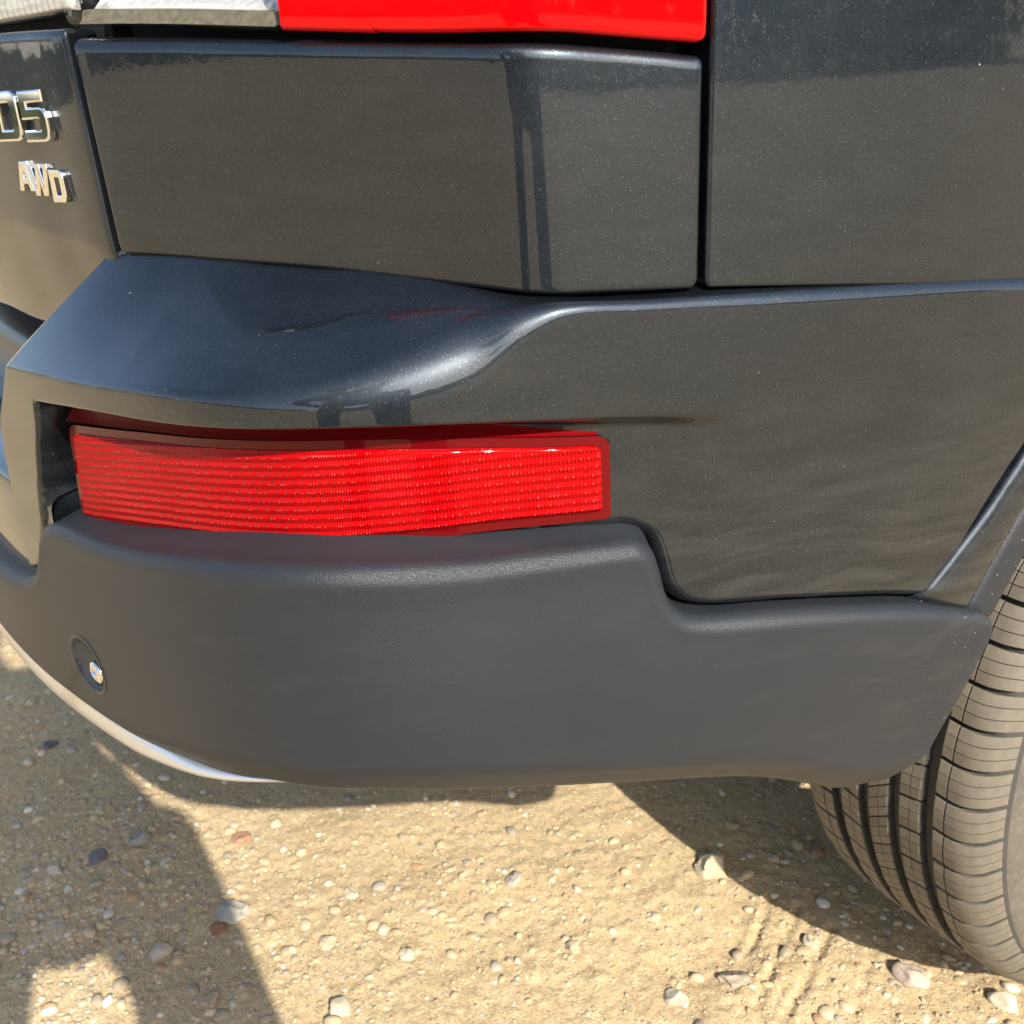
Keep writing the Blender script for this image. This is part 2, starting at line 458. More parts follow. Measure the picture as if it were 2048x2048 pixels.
def gfaces(nu, nv, flip=False, wrap=False):
    """faces of a (nu x nv) vertex grid indexed [i*nv + j]"""
    i, j = np.meshgrid(np.arange(nu if wrap else nu - 1), np.arange(nv - 1), indexing='ij')
    i2 = (i + 1) % nu
    a = i * nv + j; b = i2 * nv + j; c = i2 * nv + j + 1; d = i * nv + j + 1
    F = np.stack([a, b, c, d], -1).reshape(-1, 4)
    return F[:, ::-1] if flip else F

def grid_obj(name, P, mat, parent=None, flip=False, wrap=False, uv=None):
    nu, nv = P.shape[:2]
    F = gfaces(nu, nv, flip, wrap)
    o = obj_np(name, P.reshape(-1, 3), F, mat, parent)
    if uv is not None:
        lay = o.data.uv_layers.new(name='UVMap')
        lay.data.foreach_set('uv', uv.reshape(-1, 2)[F.ravel()].astype(np.float32).ravel())
    return o

def box_obj(name, lo, hi, mat, parent=None, bev=0.0):
    import bmesh
    bm = bmesh.new(); bmesh.ops.create_cube(bm, size=1.0)
    for v in bm.verts:
        v.co = Vector([(lo[k] + hi[k]) / 2 + v.co[k] * (hi[k] - lo[k]) for k in range(3)])
    if bev:
        bmesh.ops.bevel(bm, geom=bm.edges[:], offset=bev, segments=2, affect='EDGES')
    me = bpy.data.meshes.new(name); bm.to_mesh(me); bm.free(); me.materials.append(mat)
    return link(bpy.data.objects.new(name, me), parent)

def sstep(a, b, x):
    t = np.clip((x - a) / (b - a), 0, 1)
    return t * t * (3 - 2 * t)

def table(pairs):
    xs = [p[0] for p in pairs]; ys = [p[1] for p in pairs]
    # smooth (monotone cubic) interpolation
    xs = np.array(xs, float); ys = np.array(ys, float)
    h = np.diff(xs); dl = np.diff(ys) / h
    m = np.zeros(len(xs)); m[0] = dl[0]; m[-1] = dl[-1]
    for k in range(1, len(xs) - 1):
        m[k] = 0 if dl[k - 1] * dl[k] <= 0 else 2 * dl[k - 1] * dl[k] / (dl[k - 1] + dl[k])
    def f(x):
        x = np.clip(np.asarray(x, float), xs[0], xs[-1])
        k = np.clip(np.searchsorted(xs, x) - 1, 0, len(h) - 1)
        t = (x - xs[k]) / h[k]
        return ((1 + 2 * t) * (1 - t) ** 2 * ys[k] + t * (1 - t) ** 2 * h[k] * m[k]
                + t * t * (3 - 2 * t) * ys[k + 1] + t * t * (t - 1) * h[k] * m[k + 1])
    return f

class Foot:
    """a plan curve with arc length s and outward normal"""
    def __init__(self, pts, origin, smooth=25):
        P = np.array(pts, float); P = np.vstack([2 * P[0] - P[1], P, 2 * P[-1] - P[-2]])
        out = []
        for i in range(1, len(P) - 2):
            t = np.linspace(0, 1, 60, endpoint=False)[:, None]
            a, b, c, d = P[i - 1:i + 3]
            out.append(.5 * (2 * b + (c - a) * t + (2 * a - 5 * b + 4 * c - d) * t * t + (3 * b - a - 3 * c + d) * t ** 3))
        D = np.vstack(out + [P[-2][None]])
        # resample by arc length and smooth away spline ripple
        S = np.concatenate([[0], np.cumsum(np.linalg.norm(np.diff(D, axis=0), axis=1))])
        s = np.arange(0, S[-1], 0.001)
        D = np.stack([np.interp(s, S, D[:, k]) for k in (0, 1)], 1)
        for _ in range(2):
            w = np.hanning(smooth + 2)[1:-1]; w /= w.sum(); h = smooth // 2
            Dp = np.vstack([D[0] + (D[0] - D[1]) * np.arange(h, 0, -1)[:, None], D, D[-1] + (D[-1] - D[-2]) * np.arange(1, h + 1)[:, None]])
            D = np.stack([np.convolve(Dp[:, k], w, 'valid') for k in (0, 1)], 1)
        S = np.concatenate([[0], np.cumsum(np.linalg.norm(np.diff(D, axis=0), axis=1))])
        T = np.gradient(D, S, axis=0); N = np.stack([T[:, 1], -T[:, 0]], 1); N /= np.linalg.norm(N, axis=1, keepdims=True)
        i0 = np.argmin(((D - np.array(origin)) ** 2).sum(1))
        self.S = S - S[i0]; self.D = D; self.N = N
    def at(self, s, off, z):
        s, off, z = np.broadcast_arrays(np.asarray(s, float), np.asarray(off, float), np.asarray(z, float))
        out = np.empty(s.shape + (3,))
        for k in (0, 1):
            d = np.interp(s, self.S, self.D[:, k]); n = np.interp(s, self.S, self.N[:, k])
            out[..., k] = d + n * off
        out[..., 2] = z
        return out
    def s_of_y(self, y):          # on the flank, where y grows with s
        m = self.D[:, 0] > 0.5
        return np.interp(y, self.D[m, 1], self.S[m])

FP = Foot([(-0.53, -0.972), (-0.42, -1.0), (-0.3, -1.015), (-0.15, -1.026), (0, -1.03), (0.15, -1.026), (0.3, -1.015), (0.42, -1.0), (0.52, -0.98), (0.61, -0.9595), (0.68, -0.94), (0.738, -0.919), (0.784, -0.892), (0.815, -0.858), (0.8345, -0.817), (0.8485, -0.771), (0.864, -0.72), (0.8815, -0.658), (0.9035, -0.575), (0.923, -0.475), (0.938, -0.37), (0.945, -0.25), (0.948, -0.1)], (.5, -.984), 41)
# stations along the bumper are counted on this scale
FP.S = table([(-1.2, -1.2), (-0.3, -0.3), (-0.1007, -0.1), (-0.0562, -0.06), (-0.0109, -0.02), (0.0366, 0.02), (0.0842, 0.06), (0.1309, 0.1), (0.1777, 0.14), (0.2237, 0.18), (0.2652, 0.22), (0.3024, 0.26), (0.3367, 0.3), (0.3713, 0.34), (0.4084, 0.38), (0.4482, 0.42), (0.4892, 0.46), (0.5306, 0.5), (0.5718, 0.54), (0.6124, 0.58), (0.6525, 0.62), (0.6924, 0.66), (0.732, 0.7), (0.7717, 0.74), (0.8111, 0.78), (0.8502, 0.82), (1.2697, 1.24)])(FP.S)
BD = Foot([(-.60, -.907), (-.48, -.945), (-.35, -.976), (-.2, -.994), (0, -1.0), (.2, -.994), (.35, -.976), (.48, -.945), (.54, -.927), (.60, -.907), (.66, -.868), (.72, -.8285),
           (.78, -.789), (.822, -.761), (.841, -.747), (.8535, -.727), (.8635, -.698), (.884, -.640), (.905, -.555), (.921, -.47), (.934, -.37),
           (.941, -.25), (.945, -.1), (.947, .2), (.947, .7), (.945, 1.3), (.94, 1.9)], (.60, -.907), 9)

# ------------------------------------------------------------------ ground
def hash2(ix, iy, seed):
    h = (ix.astype(np.int64) * 374761393 + iy.astype(np.int64) * 668265263 + seed * 1442695041) & 0xFFFFFFFF
    h = ((h ^ (h >> 13)) * 1274126177) & 0xFFFFFFFF
    return ((h ^ (h >> 16)) & 0xFFFF) / 65535.0

def vnoise(x, y, seed):
    ix = np.floor(x); iy = np.floor(y); fx = x - ix; fy = y - iy
    fx = fx * fx * (3 - 2 * fx); fy = fy * fy * (3 - 2 * fy)
    a = hash2(ix, iy, seed); b = hash2(ix + 1, iy, seed); c = hash2(ix, iy + 1, seed); d = hash2(ix + 1, iy + 1, seed)
    return (a * (1 - fx) + b * fx) * (1 - fy) + (c * (1 - fx) + d * fx) * fy

def ground_h(x, y):
    x = np.asarray(x, float); y = np.asarray(y, float)
    h = 0.010 * (vnoise(x * 3.1, y * 3.1, 1) - .5) + 0.006 * (vnoise(x * 11, y * 11, 2) - .5)
    h += 0.0026 * (vnoise(x * 34, y * 34, 3) - .5) + 0.0020 * (vnoise(x * 85, y * 85, 4) - .5)
    g = vnoise(x * 130, y * 130, 5); h += 0.0026 * np.clip(g - .60, 0, 1) * 2
    h += 0.0016 * (vnoise(x * 230, y * 230, 6) - .5)
    # faint ridges pressed by a tread
    for (x0, y0, x1, y1) in ((.608, -.272, .690, -.42), (.640, -.262, .720, -.41), (.686, -.254, .760, -.42), (.735, -.235, .79, -.34)):
        dx, dy = x1 - x0, y1 - y0; L2 = dx * dx + dy * dy
        t = np.clip(((x - x0) * dx + (y - y0) * dy) / L2, 0, 1)
        d = np.hypot(x - x0 - t * dx, y - y0 - t * dy) + 0.004 * (vnoise(x * 60, y * 60, 9) - .5)
        brk = .35 + .65 * sstep(.35, .65, vnoise(x * 45, y * 45, 12))
        h += brk * (-0.0030 * np.exp(-(d / 0.0040) ** 2) + 0.0018 * np.exp(-((d - 0.010) / 0.005) ** 2))
    # compacted where the tyre stands
    w = np.exp(-(((x - .81) / .14) ** 2 + ((y - 0.0) / .10) ** 2))
    return h * (1 - w) - 0.002 * w

def axis_coords(lo, hi, step, far):
    inner = np.arange(lo, hi + 1e-6, step)
    out = []; d = step; p = hi
    while p < far:
        d *= 1.35; p += d; out.append(p)
    return np.concatenate([[lo + hi - q for q in out[::-1]], inner, out])

gx = axis_coords(-0.75, 1.05, 0.0042, 300.0); gy = axis_coords(-1.25, 0.35, 0.0042, 300.0)
GX, GY = np.meshgrid(gx, gy, indexing='ij')
GZ = ground_h(GX, GY)
fade = np.clip(1 - np.maximum(np.maximum(-.75 - GX, GX - 1.05), np.maximum(-1.25 - GY, GY - .35)) / .35, 0, 1)
GZ = GZ * fade
ground = grid_obj('ground', np.stack([GX, GY, GZ], -1), GROUND)
tag(ground, kind='structure', label='sandy gravel yard under the car')

# ------------------------------------------------------------------ stones
def ico(sub):
    import bmesh
    bm = bmesh.new(); bmesh.ops.create_icosphere(bm, subdivisions=sub, radius=1.0)
    bm.verts.ensure_lookup_table()
    V = np.array([v.co[:] for v in bm.verts]); F = np.array([[v.index for v in f.verts] for f in bm.faces]); bm.free()
    return V, F

def stone_shape(V, rng, flat=0.6, facet=0.5):
    W = V.copy()
    for _ in range(9):          # chop with random planes so it has facets
        n = rng.normal(size=3); n /= np.linalg.norm(n); d = rng.uniform(0.62, 0.95)
        k = W @ n; over = np.clip(k - d, 0, None)
        W = W - over[:, None] * n * facet * 1.7
    W += 0.05 * np.sin(V @ rng.normal(size=(3, 3)) * 3 + rng.uniform(0, 6, 3))
    W *= np.array([1.0, rng.uniform(.62, .95), flat * rng.uniform(.75, 1.15)])
    return W

rng = np.random.default_rng(5)
V0, F0 = ico(1)      # grit
V1, F1 = ico(2)      # gravel pieces
shapes = [stone_shape(V1, rng, .6, .5) for _ in range(16)]
shapes0 = [stone_shape(V0, rng, .6, .3) for _ in range(12)]
PAL = np.array([(.44, .34, .20), (.48, .38, .24), (.52, .43, .29), (.36, .28, .18), (.58, .52, .41), (.66, .62, .54), (.30, .25, .19),
                (.24, .22, .20), (.40, .22, .12), (.46, .30, .20), (.34, .32, .29), (.52, .40, .24)])
PW = np.array([.17, .17, .13, .10, .09, .035, .07, .03, .03, .055, .045, .075]); PW /= PW.sum()
NG = 56000
px_ = rng.uniform(-.95, 1.45, NG); py_ = rng.uniform(-1.55, .40, NG)
# a denser patch of gravel where the photographer's shadow lies
extra = 2600
px_ = np.concatenate([px_, rng.normal(.06, .13, extra)]); py_ = np.concatenate([py_, rng.normal(-1.03, .11, extra)])
dens = vnoise(px_ * 5, py_ * 5, 31) + .35 * vnoise(px_ * 17, py_ * 17, 32)
keep = dens > rng.uniform(.05, .95, len(px_))
keep |= np.arange(len(px_)) >= NG
keep &= ~((np.abs(px_ - .81) < .12) & (np.abs(py_) < .05))
px_, py_ = px_[keep], py_[keep]
n = len(px_)
size = 0.0015 * np.exp(np.abs(rng.normal(0, .74, n))) * rng.uniform(.8, 1.3, n)
size = np.clip(size, .0013, .0115)
GVs, GFs, GC = [], [], []
hz = ground_h(px_, py_)
cidx = rng.choice(len(PAL), n, p=PW)
base_i = 0
for k in range(n):
    a = rng.uniform(0, 2 * math.pi); ca, sa = math.cos(a), math.sin(a)
    small = size[k] < .0030
    W = shapes0[k % 12] if small else shapes[k % 16]
    W = W * np.array([1, 1, rng.uniform(.6, 1.3)])
    X = W[:, 0] * ca - W[:, 1] * sa; Y = W[:, 0] * sa + W[:, 1] * ca
    GVs.append(np.stack([X * size[k] + px_[k], Y * size[k] + py_[k], W[:, 2] * size[k] + hz[k] - size[k] * rng.uniform(-.05, .38)], 1))
    GC.append(np.tile(PAL[cidx[k]] * rng.uniform(.80, 1.10), (len(W), 1)))
    GFs.append((F0 if small else F1) + base_i)
    base_i += len(W)
GFs = np.concatenate(GFs)
gravel = obj_np('gravel', np.concatenate(GVs), GFs, GRAVEL)
ca_ = gravel.data.attributes.new('stone_colour', 'FLOAT_COLOR', 'POINT')
gc = np.concatenate(GC); ca_.data.foreach_set('color', np.concatenate([gc, np.ones((len(gc), 1))], 1).astype(np.float32).ravel())
tag(gravel, 'loose fine gravel scattered over the sandy ground', 'gravel', kind='stuff')

V3, F3 = ico(4)
STONES = [  # x, y, width, colour, flatness, label
    (.527, -.304, .052, (.52, .43, .29), .75, 'big pale angular stone on the edge of the wheel shadow'),
    (.787, -.242, .045, (.54, .43, .34), .6, 'pinkish rounded stone in the sun below the tyre'),
    (.868, -.187, .036, (.62, .54, .40), .8, 'pale upright stone at the bottom right corner in front of the tyre'),
    (.678, -.405, .038, (.40, .31, .23), .45, 'flat brown grey pebble sunk in sunlit sand'),
    (.690, -.294, .025, (.56, .47, .32), .8, 'small cream stone beside the pressed tread marks'),
    (.234, -.847, .046, (.44, .41, .34), .45, 'large grey white stone on the edge of the person shadow'),
    (.276, -.811, .023, (.47, .35, .20), .6, 'small tan pebble right of the large grey white stone'),
    (.251, -.872, .026, (.30, .13, .07), .6, 'rusty red pebble on the shadow edge'),
    (.022, -.911, .036, (.36, .33, .28), .7, 'grey blocky stone in the shadow under the bumper corner'),
    (.019, -1.024, .026, (.52, .44, .36), .8, 'round pinkish pebble among the shaded gravel on the left'),
    (.095, -.791, .036, (.50, .27, .16), .2, 'flat reddish stone flush with the sunlit sand'),
    (.296, -.612, .022, (.50, .29, .16), .3, 'small orange brown flat stone in the sunlit sand'),
    (.396, -.523, .028, (.42, .37, .30), .6, 'grey pebble alone in the middle of the sunlit sand'),
    (.291, -.709, .024, (.60, .51, .36), .5, 'pale oval pebble in the sunlit sand below the bumper'),
    (.424, -.696, .028, (.52, .44, .31), .6, 'sandy pebble near the bottom of the sunlit patch'),
    (.247, -.940, .030, (.48, .41, .31), .7, 'beige pebble in the person shadow near the bottom'),
    (.659, -.476, .031, (.58, .51, .38), .6, 'cream pebble at the bottom edge right of centre'),
    (.350, -.765, .028, (.55, .44, .28), .5, 'yellowish flat pebble between the shadow and the centre'),
    (.022, -.974, .036, (.20, .17, .18), .3, 'dark purple flat pebble in the person shadow'),
    (-.320, -.978, .028, (.12, .12, .12), .7, 'dark charcoal pebble in shade below the silver strip'),
    (.823, -.122, .052, (.33, .26, .18), .55, 'brown stone wedged against the foot of the tyre'),
    (.695, -.150, .017, (.62, .58, .50), .8, 'small whitish pebble in the wheel shadow'),
    (.587, -.168, .022, (.36, .20, .11), .7, 'rust brown pebble deep in the wheel shadow'),
    (.560, -.225, .022, (.46, .38, .28), .7, 'tan pebble in the wheel shadow near the big pale stone'),
    (-.268, -.773, .020, (.34, .35, .36), .6, 'blue grey pebble in shade just under the bumper edge'),
    (.450, -.794, .030, (.56, .48, .34), .6, 'light pebble at the bottom edge left of centre'),
    (.356, -.915, .028, (.50, .36, .24), .6, 'orange tan pebble at the bottom beside the person shadow'),
    (.533, -.528, .021, (.58, .48, .32), .5, 'small cream flat pebble below the middle of the bumper'),
]
for k, (x, y, w, c, fl, lab) in enumerate(STONES):
    r_ = np.random.default_rng(100 + k)
    W = stone_shape(V3, r_, fl, .85) * (w / 2)
    W += (w * .012) * np.sin(V3 @ r_.normal(size=(3, 3)) * 14)
    st = obj_np('stone', W, F3, stone_mat('stone_%d' % k, c))
    st.location = (x, y, float(ground_h(x, y)) + w * fl * .04)
    st.rotation_euler = (r_.uniform(-.2, .2), r_.uniform(-.2, .2), r_.uniform(0, 6.28))
    tag(st, lab, 'stone', 'larger stones on the gravel')

# ------------------------------------------------------------------ the car
car = empty('car')
tag(car, 'dark grey metallic estate car seen at its rear right corner', 'car')

# ---- rear bumper: painted cover
z_in = table([(-.1, .866), (.09, .8625), (.2, .8565), (.3, .8545), (.34, .8530), (.38, .8500), (.42, .8462), (.44, .8445), (.455, .8430), (.493, .840), (.533, .838), (.591, .833), (.665, .826), (.765, .813), (.9, .80)])
z_sh = table([(-.06, .7845), (.008, .7907), (.113, .7967), (.191, .8030), (.272, .8056), (.314, .8074), (.355, .8140), (.401, .8261), (.431, .8392), (.452, .8425), (.493, .8396), (.533, .8370), (.591, .8319), (.665, .8250), (.765, .8124), (.9, .8000)])
r_sh = table([(-.06, .003), (.12, .004), (.22, .006), (.30, .012), (.35, .020), (.395, .024), (.425, .016), (.45, .009), (.47, .007), (.9, .0065)])
z_lip = table([(-.06, .7606), (.03, .7673), (.15, .7783), (.3, .7842), (.47, .7721), (.55, .7643), (.9, .7600)])
z_pb = table([(-.06, .5992), (.03, .6082), (.25, .6292), (.5, .6135), (.6, .6018), (.7, .5828), (.9, .5600)])

def _body_off():
    out = []
    ss_ = np.arange(-.1, .9, .01)
    for q in ss_:
        d0 = np.array([np.interp(q, FP.S, FP.D[:, k]) for k in (0, 1)]); n0 = np.array([np.interp(q, FP.S, FP.N[:, k]) for k in (0, 1)])
        w = BD.D - d0; lat = w[:, 0] * n0[1] - w[:, 1] * n0[0]; al = w @ n0
        near = np.abs(al) < .15
        k = np.argmin(np.where(near, np.abs(lat), 9))
        out.append((q, al[k]))
    return ss_, np.array([o for _, o in out])
_bs, _bo = _body_off()
def o_in(s):
    bo = np.where(_bs < .085, np.interp(.085, _bs, _bo), _bo)
    for _ in range(3):
        bo = np.convolve(np.pad(bo, 3, 'edge'), np.ones(7) / 7, 'valid')
    return np.minimum(np.interp(s, _bs, bo), -.002)
bumper = empty('rear_bumper', car)
sc_ = np.concatenate([np.linspace(-.06, .0, 24, endpoint=False), np.linspace(.0, .07, 70, endpoint=False), np.linspace(.07, .46, 150, endpoint=False), np.linspace(.46, .56, 80, endpoint=False), np.linspace(.56, .80, 90)])
def bumper_rows(s):
    """(off, z) profile for every column s"""
    n = len(s)
    sA = np.where(s < .15, .072 + (s + .06) / .21 * .078, s)      # where the slanted left end puts these columns
    sB = np.where(s < .15, .010 + (s + .06) / .21 * .140, s)
    B = np.stack([np.zeros(n), z_sh(sB)], 1)
    A = np.stack([o_in(sA), z_in(sA)], 1)
    A = B + (A - B) * (1 + .014 / np.linalg.norm(A - B, axis=1, keepdims=True))
    C = np.stack([np.zeros(n), z_sh(sB) - .10], 1)
    dA = A - B; LA = np.linalg.norm(dA, axis=1, keepdims=True); dA /= LA
    dC = C - B; dC /= np.linalg.norm(dC, axis=1, keepdims=True)
    r = np.minimum(r_sh(s)[:, None], LA * .8)
    p0 = B + dA * r; p1 = B + dC * r
    rows = []
    nrm = np.stack([-dA[:, 1], dA[:, 0]], 1); nrm *= np.sign(nrm[:, 1:2])
    for t in np.linspace(0, 1, 16, endpoint=False):
        q = A * (1 - t) + p0 * t + nrm * (4 * t * (1 - t)) * .0012 * np.minimum(1, LA / .05)
        rows.append(q)
    for t in np.linspace(0, 1, 14):
        rows.append((1 - t) ** 2 * p0 + 2 * t * (1 - t) * B + t * t * p1)
    zl = z_lip(s); zt = p1[:, 1]; zb = z_pb(s)
    zu = np.minimum(zl + .006, zt - .002)
    for t in np.linspace(0, 1, 12)[1:]:
        rows.append(np.stack([np.zeros(n), zt + (zu - zt) * t], 1))
    z2 = zl - .006
    for t in np.linspace(0, 1, 14)[1:]:
        rows.append(np.stack([np.zeros(n), zu + (z2 - zu) * t], 1))
    for t in np.linspace(0, 1, 84)[1:]:
        rows.append(np.stack([np.zeros(n), z2 + (zb - z2) * t], 1))
    return np.stack(rows, 1)      # (n, rows, 2)
R = bumper_rows(sc_)
off = R[..., 0]; zz = R[..., 1]
S2 = np.repeat(sc_[:, None], R.shape[1], 1)
# left edge follows the pillar, right edge follows the wheel arch
def s_left(o, z):
    face = table([(.55, -.040), (.66, -.040), (.733, -.030), (.770, -.005), (.79, .010), (.862, .072), (.88, .088)])
    return face(z)
sL = s_left(off, zz)
ins = S2 < .15
S2 = np.where(ins, sL + (S2 + .06) / (.21) * (.15 - sL), S2)
y_arch = -np.sqrt(np.clip(.534 ** 2 - (zz - .366) ** 2, 0, None))
sR = FP.s_of_y(y_arch)
S2 = np.where(S2 > .55, .55 + (S2 - .55) / .25 * (sR - .55), S2)
s_pl = table([(.60, -.004), (.677, .008), (.727, .025), (.761, .039), (.80, .045)])
zl2 = z_lip(S2)
mz = sstep(0, 1, np.clip((zl2 + .0045 - zz) / .009, 0, 1))
_q = np.clip((S2 - .479) / .082, 0, 1)
ms = sstep(s_pl(zz), s_pl(zz) + .007, S2) * (1 - _q ** 3 * (_q * (6 * _q - 15) + 10))
dep_r = table([(-.06, .034), (.05, .034), (.2, .040), (.3, .040), (.34, .034), (.40, .028), (.44, .0195), (.48, .0132), (.9, .012)])(S2)
off = off - dep_r * mz * ms
# the painted edge rolls into the joint with the cladding
TOPC = [(-1.03, .6020), (-.6, .6020), (-.3, .6020), (-.16, .6000), (-.10, .6010), (-.055, .6064), (-.028, .6149), (-.008, .6282), (.003, .6468), (.011, .6632), (.024, .6750), (.05, .6820), (.113, .6873), (.219, .7048),
        (.31, .7083), (.394, .7021), (.44, .7000), (.474, .6984), (.490, .6967), (.500, .6888), (.5045, .6745), (.508, .6584), (.516, .6459), (.533, .6384), (.596, .6301), (.678, .6146),
        (.735, .5982), (.757, .5894), (.7655, .5804), (.765, .5684), (.757, .5472), (.746, .5219), (.728, .4875), (.714, .4672), (.698, .4549)]
def catmull(P, n):
    Q = np.vstack([2 * P[0] - P[1], P, 2 * P[-1] - P[-2]]); out = []
    for i in range(1, len(Q) - 2):
        t = np.linspace(0, 1, n, endpoint=False)[:, None]; a, b, c, d = Q[i - 1:i + 3]
        out.append(.5 * (2 * b + (c - a) * t + (2 * a - 5 * b + 4 * c - d) * t * t + (3 * b - a - 3 * c + d) * t ** 3))
    return np.vstack(out + [Q[-2][None]])
_tc = catmull(np.array(TOPC), 60)
_tc = _tc[_tc[:, 0] > -.08]
_sub = (zz < .73)
_pt = np.stack([S2[_sub], zz[_sub]], 1)
_d = np.full(len(_pt), 9.0)
for k in range(0, len(_tc)):
    _d = np.minimum(_d, (_pt[:, 0] - _tc[k, 0]) ** 2 + (_pt[:, 1] - _tc[k, 1]) ** 2)
_d = np.sqrt(_d)
_top_s = _tc[:, 0]; _mono = np.maximum.accumulate(_top_s[:np.argmax(_top_s) + 1])
_inside = _pt[:, 1] < np.interp(_pt[:, 0], _mono + np.arange(len(_mono)) * 1e-9, _tc[:len(_mono), 1])
_sd = np.where(_inside, -_d, _d) - .0035
_rl = .007
_drop = np.where(_sd >= _rl, 0, np.where(_sd > 0, _rl - np.sqrt(np.clip(_rl ** 2 - (_rl - _sd) ** 2, 0, None)), _rl + np.clip(-_sd, 0, .004) * 3))
_tmp = off[_sub]; off[_sub] = np.minimum(_tmp, np.where(_tmp < -.02, _tmp, _tmp - _drop))
# gentle fullness of the side above the arch
P = FP.at(S2, off, zz)
cover = grid_obj('bumper_cover', P, PAINT, bumper, flip=True)
# rolled return at the pillar's left edge
Pl = []
for k, (ds, do) in enumerate(((0, 0), (-.003, -.0012), (-.005, -.004), (-.006, -.009), (-.0065, -.05))):
    Pl.append(FP.at(S2[0] + ds, off[0] + do, zz[0]))
grid_obj('bumper_cover_return', np.stack(Pl, 0), PAINT, bumper, flip=False)

# ---- bumper: painted step between the pillars
ss = np.linspace(-1.03, .02, 160)
prof = [(-.125, .700), (-.06, .698), (-.02, .694), (-.010, .692), (-.006, .689), (-.0035, .684), (-.003, .676), (-.003, .64), (-.003, .60), (-.006, .585)]
grid_obj('bumper_step', np.stack([FP.at(ss, o, z) for o, z in prof], 1), PAINT, bumper, flip=True)
# black tread plate between step and tailgate
prof = [(-.150, .800), (-.105, .772), (-.085, .764), (-.078, .758), (-.076, .745), (-.078, .69)]
grid_obj('sill_plate', np.stack([FP.at(np.linspace(-1.03, -.03, 120), o, z) for o, z in prof], 1), BLACKPL, bumper, flip=True)

# ---- reflector lamp
lz0 = table([(.0, .671), (.04, .6770), (.12, .690), (.20, .7005), (.288, .7065), (.36, .7085), (.42, .7090), (.476, .7085), (.5, .708)])
lz1 = table([(.0, .749), (.04, .7535), (.32, .7672), (.478, .7603), (.5, .760)])
_lz1 = lz1
lz1 = lambda s: _lz1(s) + .0055 * np.sin(np.clip((np.asarray(s) - .02) / .50, 0, 1) * math.pi)
lof = table([(.0, -.013), (.05, -.014), (.15, -.022), (.25, -.026), (.3, -.025), (.40, -.018), (.478, -.009), (.5, -.008)])
def lamp_grid(nu, nv, inset, doff, rc, notch=False):
    u = np.linspace(0, 1, nu)[:, None]; v = np.linspace(0, 1, nv)[None]
    sl = .050 - .010 * (1 - v); sr = .479 - .0 * v
    zlo = lz0(.04 + u * .438); zhi = lz1(.04 + u * .438)
    z = zlo + inset + (zhi - zlo - 2 * inset) * v
    dtop = (1 - v) * .066; dbot = v * .066
    c1 = np.where(dtop < rc, rc - np.sqrt(np.clip(rc ** 2 - (rc - dtop) ** 2, 0, None)), 0)
    c2 = np.where(dbot < rc * .4, rc * .4 - np.sqrt(np.clip((rc * .4) ** 2 - (rc * .4 - dbot) ** 2, 0, None)), 0)
    nl = .0
    if notch:
        nl = .0048 * ((v > .50) & (v < .63))
    sa = sl + inset + c1 + nl; sb = sr - inset - c1 - c2
    s = sa + (sb - sa) * u
    return s, lof(s) + doff, z
s, o, z = lamp_grid(300, 60, .0055, .0, .008)
uvl = np.stack([s, z - lz0(s)], -1)
lamp = empty('reflector_lamp', car)
# raised ribbed field with rounded rim
e = np.minimum(np.minimum(np.linspace(0, 1, 300)[:, None] * .44, (1 - np.linspace(0, 1, 300)[:, None]) * .44), np.minimum(np.linspace(0, 1, 60)[None] * .055, (1 - np.linspace(0, 1, 60)[None]) * .055))
grid_obj('ribbed_lens', FP.at(s, o - .0015 * (1 - sstep(0, .003, e)), z), LAMP, lamp, flip=False, uv=uvl)
s, o, z = lamp_grid(220, 64, .0, -.0022, .010, notch=True)
grid_obj('lens_flange', FP.at(s, o, z), make_lens_plain('lens_rim_red', (0.085, 0.0006, 0.002), (0.12, 0.001, 0.003), 0.25), lamp, flip=False)
# side walls of the lamp body: top wall climbs back under the lip, others go straight in
u = np.linspace(.047, .472, 200)
top = [(-.0022, 0), (-.0035, .0010), (-.009, .0075), (-.0095, .011), (-.0115, .0165), (-.02, .020)]
grid_obj('lamp_top', np.stack([FP.at(u, lof(u) + a, lz1(u) + b) for a, b in top], 1), REDDARK, lamp, flip=True)
grid_obj('lamp_bottom', np.stack([FP.at(u, lof(u) + a, lz0(u) + b) for a, b in ((-.0022, 0), (-.004, -.0008), (-.012, -.0012))], 1), REDLENS, lamp, flip=True)
zr = np.linspace(0, 1, 20)
for nm, s_a, sg in (('lamp_end', .479, 1), ('lamp_end', .045, -1)):
    zz_ = lz0(s_a) + (lz1(s_a) - .004 - lz0(s_a)) * zr
    sv = s_a if sg > 0 else .040 + .010 * zr
    grid_obj(nm, np.stack([FP.at(sv + sg * a, lof(s_a) + b, zz_) for a, b in ((-.0004, -.0024), (.0002, -.0045), (.0004, -.022))], 1), REDDARK, lamp, flip=sg < 0)

